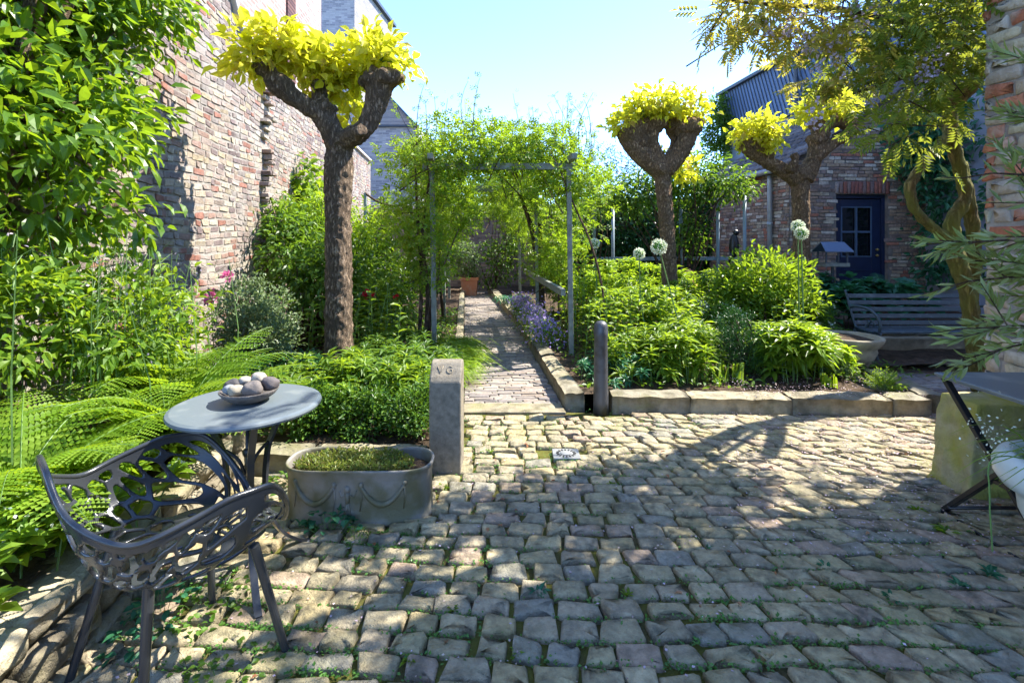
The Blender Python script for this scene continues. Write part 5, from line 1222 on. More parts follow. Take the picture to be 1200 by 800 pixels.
# climbing rose on the pergola: real canes with compound leaves
def climber(label, base, lobes, n, size, canes, mat='lf_rose', cl=200, extra=None):
    th = thing('climbing_rose', label, 'climbing plant', base); v, f, cc = cloud(lobes, n, size, TR, cl, .10, droop=.25, up=.6, out=.7, shell=.5); L = MB().add(v, f); m = MB()
    for c in canes: m.tube(c[0], c[1], 7, smooth=5)
    for c in cc[:70]:
        b = c + rng.normal(0, .18, 3) - [0, 0, .25]; m.tube([b, (b + c) / 2 + rng.normal(0, .03, 3), c], [.007, .005, .003], 4, False)
    if extra:                                              # free sprays reaching up
        for (b, t) in extra:
            b = np.array(b); t = np.array(t); q = np.linspace(0, 1, 9); bend = rng.normal(0, .06, 3)
            pts = b + q[:, None] * (t - b) + (q * (1 - q))[:, None] * bend * 4; m.tube(pts, np.linspace(.006, .002, 9), 4, False)
            k = rng.integers(0, 9, 16); P = pts[k] + rng.normal(0, .015, (16, 3)); v, f = place(TR, P, rnd(16) + [0, 0, .2], rnd(16) + [0, 0, .8], size * .72); L.add(v, f)
    build('foliage', L, mat, th); build('canes', m, 'wood_stem', th); return th
def up(n, x0, x1, y0, y1, zb, zt): return [((x, yy, zb), (x + rng.normal(0, .12), yy + rng.normal(0, .1), rng.uniform(zb + .35, zt))) for x, yy in zip(rng.uniform(x0, x1, n), rng.uniform(y0, y1, n))]
X1 = -.9
climber('climbing rose thick over the left posts of the pergola', (-.95, 5.7, .1),
    [(-.95, 5.7, 2.35, .45, .4, .35), (-.88, 5.45, 1.75, .16, .10, .6), (-.35, 5.5, 2.25, .45, .12, .14), (-.3, 5.7, 2.45, .6, .3, .22), (-.3, 8.3, 2.3, .5, .6, .22), (-.6, 10.4, 2.15, .6, .5, .3), (-1.0, 5.8, 1.75, .35, .35, .5), (-.55, 5.9, 2.4, .4, .4, .25), (-1.0, 6.8, 2.3, .4, .7, .3), (-.95, 5.7, 1.2, .22, .22, .4), (-1.15, 8, 2.2, .3, .8, .35), (-.7, 6.5, 1.8, .18, .5, .35), (-1.15, 8.4, 1.5, .2, .4, .5)],
    7200, .11, [([(X1 - .06, 5.62, .1), (X1 - .03, 5.66, .8), (X1 - .08, 5.6, 1.4), (X1, 5.7, 2.2)], [.03, .025, .02, .012]), ([(X1 - .14, 5.7, .1), (X1 - .1, 5.64, .9), (X1 - .15, 5.7, 1.6), (X1 - .2, 5.8, 2.3)], [.025, .02, .018, .01]), ([(X1 - .02, 5.7, .1), (X1 + .02, 5.6, .7), (X1 + .15, 5.65, 1.1), (X1 + .3, 5.8, 1.5)], [.015, .012, .01, .006]), ([(-1.1, 8.2, .1), (-1.15, 8.1, 1), (-1.1, 8.2, 2.2)], [.03, .02, .012])], extra=up(16, -1.2, -.3, 5.5, 6.3, 2.4, 3.15))
climber('climbing rose arching over the right posts of the pergola', (.7, 5.9, .1),
    [(.30, 5.9, 2.4, .45, .35, .28), (.1, 5.7, 2.4, .5, .25, .2), (.5, 5.5, 2.15, .32, .12, .18), (.15, 7, 2.4, .5, .8, .22), (-.1, 9.4, 2.3, .5, .6, .22), (.55, 6.5, 2.2, .35, .6, .35), (-.1, 6.2, 2.45, .45, .4, .22), (.45, 8.2, 2.1, .35, .6, .45), (.35, 9.5, 1.9, .3, .7, .6), (.75, 5.8, 2.1, .28, .3, .3), (.62, 7.2, 1.3, .2, .5, .5), (.45, 8.6, 1.1, .22, .5, .6), (.1, 10.8, 2.0, .4, .5, .5)],
    7200, .11, [([(.45, 8.3, .1), (.40, 8.35, 1), (.30, 8.3, 1.6), (.05, 8.3, 2.3)], [.05, .045, .04, .02]), ([(.52, 8.45, .1), (.47, 8.3, .9), (.45, 8.4, 1.6), (.25, 8.3, 2.3)], [.04, .035, .03, .02]), ([(.95, 5.5, .1), (.98, 5.45, .7), (.86, 5.5, 1.3), (.68, 5.6, 1.75), (.5, 5.6, 2.2)], [.014, .012, .012, .01, .006]), ([(.7, 7.6, .1), (.66, 7.5, 1), (.5, 7.6, 1.8)], [.015, .012, .008])], extra=up(20, -.1, 1.0, 5.5, 6.4, 2.3, 3.1))
shrub('inner_climber', 'darker climber covering the far end of the pergola', 'climbing plant', (-.5, 12.6, .1), [(-.35, 12.4, .8, .5, .4, .6), (-.25, 11.6, 2.2, .6, .6, .3), (.15, 12.6, 1.5, .4, .4, .8), (-1.4, 12.3, .9, .45, .4, .5), (-1.6, 12.6, 1.7, .35, .4, .4)], 3200, .09, 'lf_mid', TO, 180, .1, 16)

# right bed, path edge
th = thing('bellflowers', 'violet bellflowers spilling over the kerb of the path', 'flowers', (.3, 7.2, .1))
lob = [(PR(yy) + .10 + rng.uniform(-.04, .12), yy, .24, .20, .28, .15) for yy in np.arange(6.0, 9.4, .38)]
v, f, cc = cloud(lob, 4200, .032, TO, 180, .05); build('foliage', MB().add(v, f), 'lf_mid', th)
P = []
for c in cc: P += [c + rng.normal(0, .05, 3) + [0, 0, .05] for _ in range(6)]
P = np.repeat(np.array(P), 2, 0); v, f = place(T_ovate(.9, .3), P, rnd(len(P)) + [0, -.3, .5], rnd(len(P)), .028); build('flowers', MB().add(v, f), 'pt_purple', th)
straps('grey green grassy tuft at the far end of the path kerb', (PR(10) + .1, 9.9, .15), 110, .38, .014, 'lf_blue', .8, .14, 'grassy_tuft')
whorls('low bluish leafy clump behind the bollard', 'plant', 'leafy_clump', mound(.95, 4.75, .32, .40, .16, 40, .03), .075, 'lf_blue')
whorls('bright leafy clump right behind the kerb, next to the bollard', 'plant', 'leafy_clump', mound(1.25, 4.85, .38, .42, .30, 70), .10, 'lf_bright')
whorls('long leaved bright clump in front of the middle pollarded tree', 'plant', 'leafy_clump', mound(1.58, 4.95, .34, .45, .40, 75), .12, 'lf_bright', 7)
whorls('tall bright leafy plants left of the middle trunk', 'plant', 'leafy_clump', mound(1.5, 5.9, .55, .5, .66, 110, .09), .12, 'lf_bright')
whorls('yellow green leafy plants to the left of the reddish trunk, further back', 'plant', 'leafy_clump', mound(1.65, 7.3, .85, .6, .85, 150, .1), .11, 'lf_yel')
whorls('light leafy plants right of the reddish trunk', 'plant', 'leafy_clump', mound(2.65, 6.7, .6, .6, .75, 110, .1), .11, 'lf_bright')
whorls('large hellebore like clump with hand shaped leaves behind the long kerb', 'plant', 'leafy_clump', mound(2.60, 4.8, .33, .34, .38, 70), .14, 'lf_bright', 7, T_ovate(.32, .06, .25))
whorls('yellow green leafy clump to the right of the hand shaped leaves', 'plant', 'leafy_clump', mound(2.85, 5.0, .34, .36, .33, 60), .13, 'lf_yel', 7, T_ovate(.32, .06, .25))
whorls('white flowering clump in front of the garden house wall', 'plant', 'leafy_clump', mound(3.35, 6.2, .5, .5, .50, 80), .10, 'lf_mid', flower=('pt_white', .03, 45))
whorls('white flowering clump behind the small yew', 'plant', 'leafy_clump', mound(2.45, 5.9, .45, .4, .42, 60), .10, 'lf_mid', flower=('pt_white', .03, 35))
whorls('dark broad leaves below the navy door, behind the bench', 'plant', 'leafy_clump', mound(4.6, 7.2, 1.1, .6, .62, 110, .08), .17, 'lf_blue', 5, TH)
whorls('pale leafy plants left of the shaded hedge foot', 'plant', 'leafy_clump', mound(1.2, 8.4, .6, .6, .6, 80, .1), .12, 'lf_bright')
whorls('light plants at the back of the bed beside the garden figure', 'plant', 'leafy_clump', mound(3.3, 8.1, .7, .5, .42, 80, .08), .11, 'lf_yel')
shrub('green_bush', 'bright green bush of pointed leaves before the garden house wall', 'shrub', (3.0, 6.0, .1), [(2.95, 6.0, .85, .50, .45, .38), (2.65, 6.1, .70, .3, .35, .3), (3.25, 5.9, .65, .3, .3, .3)], 4200, .075, 'lf_bright', T_ovate(.4), 260, .06, 22, droop=-.3)
shrub('small_yew', 'small dark upright yew in the middle of the right bed', 'shrub', (2.12, 4.88, .1), [(2.03, 4.75, .52, .14, .12, .33), (2.20, 4.72, .46, .11, .10, .30), (2.10, 4.75, .33, .19, .15, .25)], 5200, .022, 'lf_dark', TL, 150, .03, 14, droop=-.6)
for (bx, by, bz, r_, lab, mt) in ((3.12, 4.30, .12, .17, 'feathery yellow green stonecrop cushion at the right end of the kerb', 'lf_yel'), (2.78, 4.95, .12, .15, 'feathery yellow green cushion before the stone planter', 'lf_yel'), (3.0, 4.72, .12, .15, 'small feathery cushion close to the stone planter foot', 'lf_grey')):
    th = thing('stonecrop', lab, 'plant', (bx, by, bz)); m = MB(); P = []; Aa = []
    for _ in range(60):
        d = rnd(1)[0]; d[2] = abs(d[2]) + .25; d = unit(d); e = np.array([bx, by, bz]) + d * r_ * rng.uniform(.8, 1.25); m.tube([(bx, by, bz - .02), (np.array([bx, by, bz]) + e) / 2 + [0, 0, .02], e], .002, 4, False)
        q = rng.uniform(.35, 1, 26)[:, None]; P.append(np.array([bx, by, bz]) * (1 - q) + e * q); Aa.append(rnd(26) + d * .8)
    P = np.concatenate(P); v, f = place(TL, P, np.concatenate(Aa), rnd(len(P)), .020); build('foliage', MB().add(v, f), mt, th); build('stems', m, 'stem', th)
straps('clipped upright strap stubs near the right end of the kerb', (2.72, 4.42, .1), 12, .26, .028, 'lf_bright', .08, .035)
straps('yellow green strap leaves in front of the middle trunk', (1.62, 4.75, .1), 26, .52, .028, 'lf_yel', .55, .11)
straps('arching grey green leek like leaves below the right flower globes', (2.72, 5.0, .15), 16, .75, .035, 'lf_blue', .55, .06)
straps('upright strap leaves behind the kerb in the middle of the bed', (1.95, 4.6, .1), 22, .42, .018, 'lf_bright', .2, .10)
for x, y_, h, n_, mt, lab in ((1.05, 5.3, .75, 12, 'lf_bright', 'tall leafy stems between the bollard and the right pergola post'), (1.75, 5.5, .7, 12, 'lf_yel', 'tall leafy stems just left of the reddish trunk'), (2.9, 5.4, .6, 10, 'lf_bright', 'leafy upright stems before the green bush'), (-1.3, 5.2, .8, 14, 'lf_bright', 'tall leafy stems right of the left trunk'), (-1.75, 5.0, .75, 12, 'lf_mid', 'tall leafy stems directly left of the left trunk'), (.9, 6.5, 1.0, 12, 'lf_yel', 'tall leafy stems beside the sloping handrail')):
    th = thing('upright_plant', lab, 'plant', (x, y_, .1)); m = MB(); P = []; A_ = []
    for _ in range(n_):
        b = np.array([x, y_, .1]) + np.append(rng.normal(0, .14, 2), 0); t = b + np.append(rng.normal(0, .10, 2), h * rng.uniform(.6, 1.1)); m.tube([b, (b + t) / 2 + rng.normal(0, .02, 3), t], [.006, .005, .003], 4, False)
        k = np.linspace(.25, 1, 15)[:, None]; P.append(b + k * (t - b)); a_ = np.arange(15) * 2.4 + rng.uniform(0, 6); A_.append(np.stack([np.cos(a_), np.sin(a_), np.full(15, .35)], 1))
    P = np.concatenate(P); v, f = place(T_ovate(.4), P, np.concatenate(A_) + rnd(len(P)) * .2, np.tile([0, 0, 1.], (len(P), 1)) + rnd(len(P)) * .3, rng.uniform(.07, .13, len(P))); build('foliage', MB().add(v, f), mt, th); build('stems', m, 'stem', th)
# round flower heads on bare stalks
for (u, v_, yy, bx, lab, r_) in ((772, 289, 4.9, 1.72, 'largest white flower globe on a thin stalk, in front of the reddish trunk', .072), (749, 297, 5.6, 1.42, 'white flower globe left of the largest one', .058), (697, 285, 6.2, 1.05, 'leftmost small white flower globe beside the grey post', .055), (935, 265, 5.3, 2.98, 'left of the two white flower globes before the right tree', .062), (939, 273, 5.2, 2.97, 'lower right of the two white flower globes before the right tree', .062)):
    c_ = at(u, v_, yy); th = thing('allium', lab, 'flower', (bx, yy, .12)); m = MB(); m.tube([(bx, yy, .12), ((bx + c_[0]) / 2, yy, c_[2] / 2 + .05), c_], [.009, .007, .006], 6, False, smooth=4); build('stalk', m, 'stem', th)
    d = rnd(420); P = c_ + d * r_ * rng.uniform(.82, 1, (420, 1)); v, f = place(TT, P, d + rnd(420) * 1.0, rnd(420), .018); m = MB().add(v, f); build('flower_head', m, 'pt_white', th)
    m = MB(); m.blob(c_, (r_ * .78,) * 3, 8, .02); build('core', m, 'lf_clover', th, smooth=True)

# dark hedge and foliage at the back
def hedge(label, cat, name, lobes, n, size, mat, base, T=TS, cl=500): return shrub(name, label, cat, base, lobes, n, size, mat, T, cl, .12, 0, shell=.25, up=.5)
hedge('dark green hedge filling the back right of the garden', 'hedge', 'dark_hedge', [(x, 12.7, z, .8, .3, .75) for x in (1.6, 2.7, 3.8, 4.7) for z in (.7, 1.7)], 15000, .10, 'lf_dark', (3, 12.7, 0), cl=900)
m = MB(); m.box((3.3, 13.2, 1.15), (4.4, .3, 2.5)); o = build('rear_fence', m, 'rust', origin=(3.3, 13.2, -.1)); tag(o, 'dark wooden fence behind the hedge at the back right', 'fence')
hedge('clipped block of dark conifer behind the middle tree', 'hedge', 'conifer_hedge', [(2.9 + a, 15.2, 3.0 + b, .6, .4, .75) for a in (-.2, .5, 1.1) for b in (-.6, .4)], 9000, .085, 'lf_dark', (3.2, 15.2, 0), TL, 700)
hedge('lower clipped yellowish hedge top right of the middle tree', 'hedge', 'conifer_hedge', [(5.2 + a, 15.6, 2.7, .6, .4, .8) for a in (-.6, 0, .6)], 4500, .09, 'lf_mid', (5.3, 15.6, 0), TL, 300)
hedge('ivy climbing the far corner of the slate clad building', 'ivy', 'ivy', [(6.72, 16.6, z, .45, .35, .5) for z in (2.6, 3.3, 4.0, 4.8, 5.5)] + [(6.3, 16.6, z, .5, .35, .4) for z in (2.2, 2.9)], 6500, .11, 'lf_mid', (6.7, 16.6, 0), TO, 400)
hedge('dark climber hanging between the navy door and the wisteria trunk', 'climbing plant', 'dark_climber', [(7.6, 9.0, z, .45, .3, .55) for z in (1.2, 2.0, 2.8, 3.5)] + [(8.0, 8.2, z, .3, .7, .6) for z in (1.2, 2.2, 3.2, 4.0)] + [(7.15, 9.15, 3.0, .3, .25, .6)], 6500, .12, 'lf_blue', (7.7, 9.0, 0), TO, 420)
fern('green fern in the shade between the bench and the navy door', (6.1, 8.4, .35), 15, .75, mat='lf_blue')
shrub('trained_tree', 'leafy trained tree with a spreading light crown above the blue grey posts', 'tree', (2.95, 9.0, .1), [(2.2, 9.0, 2.15, .5, .4, .35), (3.0, 9.0, 2.45, .7, .45, .45), (3.75, 9.0, 2.35, .5, .4, .38), (3.1, 9.0, 1.5, .3, .3, .45), (1.7, 9.0, 2.2, .4, .35, .28)], 4800, .085, 'lf_mid', TO, 330, .10, 24, .02, 'wood_stem')
shrub('trained_rose', 'yellow green rambler joining the pergola to the trained tree', 'climbing plant', (1.2, 8.4, .1), [(1.1, 8.3, 1.95, .5, .45, .35), (1.0, 7.6, 1.5, .35, .4, .5), (.85, 8.8, 1.2, .35, .5, .6), (1.5, 8.7, 2.15, .35, .4, .25)], 900, .15, 'lf_rose', TR, 150, .1, 24)

# wisteria: twisting trunks, a canopy and hanging racemes
wt = thing('wisteria', 'old wisteria with a mossy looping trunk and golden leaves overhead at the upper right', 'climbing plant', (4.1, 4.55, 0))
A4 = lambda u, v, yy=4.5: tuple(at(u, v, yy)); m = MB()
m.tube([(4.22, 4.6, -.02), A4(1142, 400), A4(1133, 340), A4(1120, 300), A4(1115, 262), A4(1131, 230), A4(1122, 190), A4(1113, 140), A4(1118, 80), A4(1130, 20, 4.4), A4(1135, -40, 4.2)], [0.076, 0.068, 0.064, 0.072, 0.060, 0.051, 0.053, 0.058, 0.060, 0.055, 0.051], 12, smooth=5)
m.tube([A4(1114, 282), A4(1095, 268, 4.45), A4(1073, 246, 4.4), A4(1066, 222, 4.4), A4(1076, 200, 4.42), A4(1100, 172, 4.45), A4(1116, 150)], [.046, .042, .040, .044, .040, .038, .036], 10, smooth=5)
m.tube([A4(1125, 190, 4.55), A4(1136, 240, 4.6), A4(1142, 300, 4.6), A4(1136, 360, 4.6)], [.05, .055, .06, .06], 8, smooth=4)
m.tube([A4(1118, 120), A4(1145, 90, 4.3), A4(1165, 60, 4.0)], [.08, .06, .05], 8, smooth=4)
limb_mesh('trunk', m, 'bark_wist', wt, .018, .03, .0)
br_ = MB(); brs = [[A4(1130, 10, 4.3), A4(1060, 25, 3.6), A4(980, 10, 3.4), A4(900, 5, 3.3), A4(850, 0, 3.3)], [A4(1125, 60, 4.4), A4(1060, 90, 3.8), A4(1000, 110, 3.5)], [A4(1120, 100, 4.4), A4(1080, 130, 3.9), A4(1040, 150, 3.6)]]
for b in brs: br_.tube(b, np.linspace(.03, .008, len(b)), 6, smooth=4)
lob = [(*A4(1040, 30, 3.4), .42, .38, .30), (*A4(960, 25, 3.35), .20, .26, .14), (*A4(900, 15, 3.3), .27, .3, .13), (*A4(1090, 80, 3.5), .28, .33, .34), (*A4(1010, 95, 3.55), .18, .25, .22), (*A4(1060, 150, 3.6), .28, .3, .10), (*A4(1120, 20, 3.4), .24, .33, .33), (*A4(985, 70, 3.4), .12, .2, .2), (*A4(860, 8, 3.3), .15, .2, .08)]
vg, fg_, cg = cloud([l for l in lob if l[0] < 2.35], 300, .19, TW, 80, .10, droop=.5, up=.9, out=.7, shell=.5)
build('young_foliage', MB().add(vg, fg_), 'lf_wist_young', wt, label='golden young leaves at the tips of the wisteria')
v, f, cc = cloud([l for l in lob if l[0] >= 2.35], 620, .19, TW, 130, .10, droop=.5, up=.9, out=.7, shell=.5); L = MB().add(v, f); cc = np.concatenate([cc[:60], cg[:45]])
for c in cc[:90]:
    b = c + rng.normal(0, .15, 3) + [0, 0, .15]; br_.tube([b, c], [.006, .003], 4, False)
# unseen stretch of canopy along the house, added to shade the courtyard setts
lob2 = [(4.8, 3.55, 3.7, .5, .3, .2), (4.1, 3.5, 3.7, .55, .3, .2), (3.4, 3.4, 3.7, .55, .3, .2), (2.6, 3.15, 3.7, .5, .35, .2), (1.9, 2.75, 3.75, .5, .4, .2), (1.2, 2.3, 3.8, .4, .35, .2)]
v, f, cc2 = cloud(lob2, 430, .24, TW, 90, .13, droop=.4, up=1.0, shell=.5); L.add(v, f)
br_.tube([A4(1135, -40, 4.2), (2.9, 3.3, 3.7), (2.0, 2.8, 3.75), (1.1, 2.3, 3.85)], [.05, .04, .03, .01], 8, smooth=4); br_.tube([A4(1135, -40, 4.3), (4.1, 3.6, 3.7), (4.9, 3.6, 3.7)], [.04, .03, .01], 8, smooth=4)
for c in cc2[::2]: b = c + rng.normal(0, .2, 3); br_.tube([b, c], [.006, .003], 4, False)
build('foliage', L, 'lf_wist', wt); build('branches', br_, 'wood_stem', wt)
P = []; A_ = []
for (u, v_, yy, n_, ln) in ((945, 25, 3.2, 1, .28), (958, 50, 3.2, 1, .3), (975, 30, 3.2, 1, .28), (938, 40, 3.2, 1, .2), (900, 38, 3.2, 1, .1), (985, 55, 3.2, 1, .3), (955, 128, 3.2, 1, .2), (1012, 15, 3.2, 1, .2), (1085, 82, 3.2, 1, .14), (1098, 70, 3.2, 1, .18), (922, 22, 3.2, 1, .2), (965, 12, 3.2, 1, .25)):
    t = at(u, v_, yy)
    for _ in range(30):
        q = rng.random(); rr = .035 * (1 - q) + .012; P.append(t + np.array([rng.normal(0, rr), rng.normal(0, rr), .08 - q * ln])); A_.append(rnd(1)[0] + [0, 0, -.2])
v, f = place(T_ovate(.9, .3), P, A_, rnd(len(P)), .026); build('racemes', MB().add(v, f), 'pt_lilac', wt)
# olive at the right edge
ot = thing('olive_tree', 'olive tree with narrow grey green leaves reaching in from the right edge', 'tree', (2.42, 1.62, 0)); m = MB(); P = []; A_ = []
m.tube([(2.42, 1.62, 0), (2.40, 1.66, .6), (2.36, 1.7, 1.2), (2.38, 1.72, 1.9)], [.035, .03, .025, .015], 8, smooth=4)
A5 = lambda u, v, yy=2.2: at(u, v, yy)
for a, b in (((1250, 300), (1085, 345)), ((1250, 320), (1090, 282)), ((1240, 400), (1085, 395)), ((1250, 380), (1092, 425)), ((1240, 250), (1110, 215)), ((1250, 200), (1150, 120)), ((1240, 350), (1120, 300)), ((1250, 330), (1150, 380)), ((1250, 260), (1160, 300)), ((1260, 160), (1165, 60)), ((1230, 350), (1165, 330)), ((1240, 300), (1160, 250)), ((1240, 390), (1150, 420)), ((1230, 230), (1170, 180))):
    y0 = rng.uniform(1.85, 2.05); y1 = rng.uniform(1.95, 2.4); p0 = np.array([2.36, 1.74, A5(*a, 1.9)[2]]); p1 = A5(*b, y1); q = np.linspace(0, 1, 10); pts = p0 + q[:, None] * (p1 - p0) + (q * (1 - q))[:, None] * np.array([0, 0, .18]) + np.cumsum(rng.normal(0, .008, (10, 3)), 0)
    m.tube(pts, np.linspace(.008, .002, 10), 5, False)
    dl = p1 - p0; n_ = 30
    k = rng.uniform(.25, 1, n_); base = np.stack([np.interp(k, q, pts[:, i]) for i in range(3)], 1); tl = unit(dl); P.append(base); A_.append(tl * 1.0 + rnd(n_) * .75)
    for _ in range(4):
        kk = rng.uniform(.3, .85); s0 = np.array([np.interp(kk, q, pts[:, i]) for i in range(3)]); s1 = s0 + unit(tl + rng.normal(0, .55, 3)) * rng.uniform(.12, .24); m.tube([s0, s1], [.003, .0015], 4, False)
        k2 = rng.uniform(.1, 1, 22)[:, None]; P.append(s0 + k2 * (s1 - s0)); A_.append(unit(s1 - s0) + rnd(22) * .7)
P = np.concatenate(P); v, f = place(T_ovate(.2, .03, .1), P, np.concatenate(A_), rnd(len(P)), rng.uniform(.05, .08, len(P))); build('foliage', MB().add(v, f), 'lf_olive', ot); build('trunk', m, 'wood_stem', ot, smooth=True)
# grass and creeping herb in the urn
up_ = thing('urn_plant', 'thin trailing grassy plant with small white flowers growing in the pale urn', 'plant', (2.115, 1.86, .54)); m = MB()
for _ in range(150): ribbon(m, np.array([2.10, 1.86, .53]) + np.append(rng.normal(0, .07, 2), 0), rng.uniform(0, 6.28), rng.uniform(.18, .42), .007, rng.uniform(.5, 1.1), .9, 7)
build('blades', m, 'lf_bright', up_); m = MB(); s0 = at(1163, 548, 1.85); m.tube([(2.02, 1.88, .56), s0 + [.01, 0, .04], s0 + [-.01, 0, -.1], s0 + [.0, 0, -.3]], .0025, 5, smooth=4); build('tendril', m, 'stem', up_)
P = at(1158, 505, 2.0) + rng.normal(0, 1, (70, 3)) * [.03, .03, .06]; v, f = place(TT, P, rnd(70), rnd(70), .012); build('flowers', MB().add(v, f), 'pt_white', up_)
# trough plants
tpn = thing('trough_herbs', 'low carpet of tiny green herbs growing in the lead trough', 'plant', (-.775, 2.62, .22)); P = []
while len(P) < 3600:
    a, b = rng.uniform(-1, 1, 2)
    if abs(a) ** 2.4 + abs(b) ** 2.4 < 1: P.append((-.80 + a * .30, 2.61 + b * .115, .235 + .035 * (1 - a * a) * rng.random() + rng.uniform(0, .03)))
v, f = place(TO, P, rnd(3600) + [0, 0, .8], rnd(3600) + [0, 0, .5], rng.uniform(.008, .026, 3600)); build('foliage', MB().add(v, f), 'lf_trough', tpn)
m = MB()
for p in P[::14]: m.tube([(p[0], p[1], .222), p], .001, 3, False)
build('stems', m, 'stem', tpn)
# violets at the foot of the trough and in the cracks
def creeper(label, name, c, r, n, size, mat='lf_blue', T=TH, flower=0):
    c = np.array(c, float); th = thing(name, label, 'plant', c); P = []; 
    while len(P) < n:
        a = rng.uniform(-1, 1, 2)
        if a @ a < 1: P.append((c[0] + a[0] * r[0], c[1] + a[1] * r[1], c[2] + .015 + (1 - a @ a) * r[2] * rng.uniform(.4, 1)))
    P = np.array(P); ax = rnd(n) * [1, 1, .3]; v, f = place(T, P, ax, rnd(n) * .35 + [0, 0, 1], size * rng.uniform(.7, 1.3, n)); build('foliage', MB().add(v, f), mat, th); m = MB()
    for p in P[::3]: m.tube([(c[0] + (p[0] - c[0]) * .6, c[1] + (p[1] - c[1]) * .6, c[2]), p], .0015, 3, False)
    build('stems', m, 'stem', th)
    if flower: q = P[:flower] + [0, 0, .02]; v, f = place(TT, q, rnd(flower), rnd(flower), .016); build('flowers', MB().add(v, f), 'pt_lilac', th)
    return th
creeper('dark violet leaves growing at the front left foot of the lead trough', 'violets', (-.86, 2.43, .01), (.16, .07, .09), 70, .038)
creeper('small light fern like weed at the front of the lead trough', 'crack_weed', (-.72, 2.37, .01), (.07, .05, .04), 45, .022, 'lf_bright', TL)
creeper('white edged leaves growing between the round table legs and the low kerb', 'ground_cover', (-1.15, 2.85, .02), (.24, .16, .08), 130, .035, 'lf_mid', TH, 10)
creeper('patch of small heart leaves under the armchair', 'ground_cover', (-1.14, 1.93, .0), (.16, .20, .04), 120, .024, 'lf_mid', TH)
creeper('dark heart leaves at the foot of the rubble wall behind the armchair legs', 'ground_cover', (-1.30, 1.86, .0), (.10, .24, .10), 90, .034)
creeper('heart leaved ground cover in front of the right armchair leg', 'ground_cover', (-.92, 1.62, .0), (.18, .16, .03), 110, .022, 'lf_mid', TH)
wspots = [(632, 698, .045, 'blue green rosette of pointed leaves in the sunny middle of the cobbles'), (605, 770, .03, 'small green weed near the bottom centre edge of the cobbles'), (478, 778, .03, 'small weed near the bottom edge left of centre'), (716, 570, .03, 'bright small weed below the drain cover'), (1045, 705, .04, 'dark purple green weed on the shaded right cobbles'), (1160, 676, .05, 'blue green weed near the right edge of the cobbles'), (1125, 690, .04, 'light green weed near the right edge, left of the blue green one'), (966, 668, .03, 'low dark weed in the shade left of the folding table'), (530, 718, .025, 'tiny weed between cobbles left of the rosette'), (735, 700, .025, 'tiny weed between cobbles right of the rosette'), (1075, 602, .045, 'ferny bright weed before the folding table foot'), (1110, 628, .06, 'feathery green weed below the foot of the folding table'), (830, 645, .02, 'tiny blue green weed in a joint right of centre'), (726, 528, .03, 'small weed right of the drain cover'), (575, 532, .025, 'small light weed at the left of the drain cover'), (518, 575, .04, 'tuft of small leaves at the foot of the stone post')]
for u, v_, s_, lab in wspots:
    yy = 840 / (v_ - 278); x = (u - 600) / 600 * yy; c_ = np.array([x, yy, .012]); th = thing('crack_weed', lab, 'weed', c_); n_ = 16; az = rng.uniform(0, 6.28, n_)
    v, f = place(T_ovate(.4), np.repeat(c_[None], n_, 0) + rng.normal(0, .006, (n_, 3)) * [1, 1, .3], np.stack([np.cos(az), np.sin(az), rng.uniform(.15, .9, n_)], 1), np.tile([0, 0, 1.], (n_, 1)), s_ * rng.uniform(.6, 1.2, n_)); build('leaves', MB().add(v, f), 'lf_blue' if 'blue' in lab or 'dark' in lab else 'lf_bright', th)
# clover and moss that fill the joints
def dens(x, y):
    u = 600 + 600 * x / y; v_ = 278 + 840 / y; d = np.zeros_like(x)
    for cu, cv, ru, rv, w in ((950, 745, 200, 60, 1.0), (700, 745, 90, 50, .5), (1150, 770, 90, 60, 1.0), (530, 660, 70, 26, 1.0), (450, 640, 60, 30, .8), (270, 725, 90, 60, .9), (1000, 640, 120, 22, .4), (640, 555, 120, 22, .45), (560, 520, 60, 30, .35), (380, 640, 30, 20, 1.0), (720, 500, 160, 12, .3), (330, 770, 120, 60, .8), (500, 740, 110, 50, .5), (620, 600, 60, 20, .3)):
        d = np.maximum(d, w * np.exp(-((u - cu) / ru) ** 2 - ((v_ - cv) / rv) ** 2))
    return d * (.45 + .9 * (wav(x, y, 2.1) > -.1))
J = JP[(JP[:, 1] > 1.3)]; J = np.repeat(J, 48, 0); J = J + rng.normal(0, 1, J.shape) * [.035, .010]
J = J[rng.random(len(J)) < dens(J[:, 0], J[:, 1]) + .012]; n_ = len(J); P = np.c_[J, .004 + rng.uniform(0, .018, n_)]
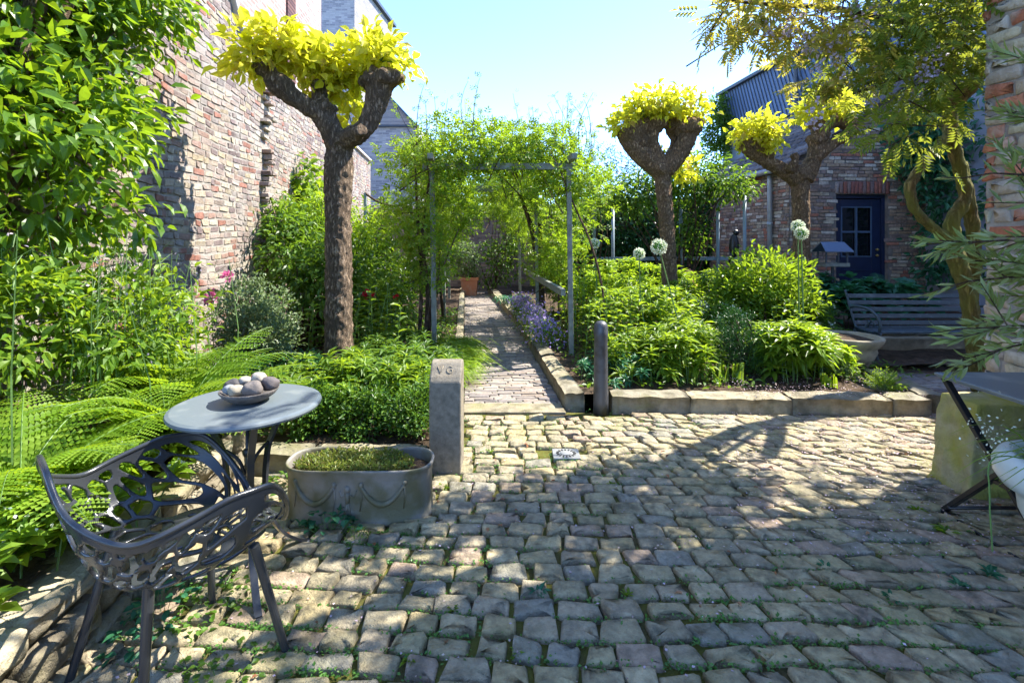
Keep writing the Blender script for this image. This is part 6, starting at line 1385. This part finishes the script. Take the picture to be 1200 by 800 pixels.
v, f = place(TT, P, rnd(n_) * [1, 1, .4], rnd(n_) * .4 + [0, 0, 1], rng.uniform(.008, .017, n_)); o = build('joint_clover', MB().add(v, f), 'lf_clover', kind='stuff')
o['label'] = 'tiny clover and moss growing in the joints of the cobbles'; o['category'] = 'ground cover'
# fallen petals and dry leaves
P = []; 
while len(P) < 3600:
    yy = rng.uniform(2.2, 4.1); x = rng.normal(2.5, .75)
    if -.5 < x < 3.3: P.append((x, yy, .026 + rng.uniform(0, .004)))
for _ in range(900): P.append((rng.uniform(1.8, 3.3), rng.uniform(4.0, 4.7), .16))
for _ in range(900): P.append((rng.uniform(-1.3, 2.6), rng.uniform(1.5, 4.0), .024))
n_ = len(P); v, f = place(TT, P, rnd(n_) * [1, 1, .15], rnd(n_) * .25 + [0, 0, 1], rng.uniform(.006, .016, n_)); o = build('fallen_petals', MB().add(v, f), 'pt_litter', kind='stuff'); o['label'] = 'fallen wisteria petals scattered on the cobbles'; o['category'] = 'petals'
P = np.c_[rng.uniform(-1.3, 2.6, 60), rng.uniform(1.4, 3.6, 60), np.full(60, .028)]; v, f = place(T_ovate(.6, .25), P, rnd(60) * [1, 1, .2], rnd(60) * .4 + [0, 0, 1], rng.uniform(.015, .035, 60)); o = build('dry_leaves', MB().add(v, f), 'lf_dry', kind='stuff'); o['label'] = 'small brown dry leaves lying on the cobbles'; o['category'] = 'dry leaves'
# low weeds under the bed plants so that no bare strip shows
P = []
for _ in range(13000):
    yy = rng.uniform(3.25, 9); s_ = rng.random()
    x = rng.uniform(WX(yy) + .1, PL(yy) - .12) if s_ < .45 else rng.uniform(PR(yy) + .2, PR(yy) + 3.4)
    if yy < 4.3 and s_ >= .45: continue
    if x > 2.2 and yy < 4.55: continue
    P.append((x, yy, .12 + rng.uniform(0, .06)))
n_ = len(P); v, f = place(TO, P, rnd(n_) * [1, 1, .4] + [0, 0, .3], rnd(n_) * .5 + [0, 0, 1], rng.uniform(.03, .07, n_)); o = build('bed_ground_cover', MB().add(v, f), 'lf_mid', kind='stuff'); o['label'] = 'low mixed leaves covering the soil of both beds'; o['category'] = 'ground cover'
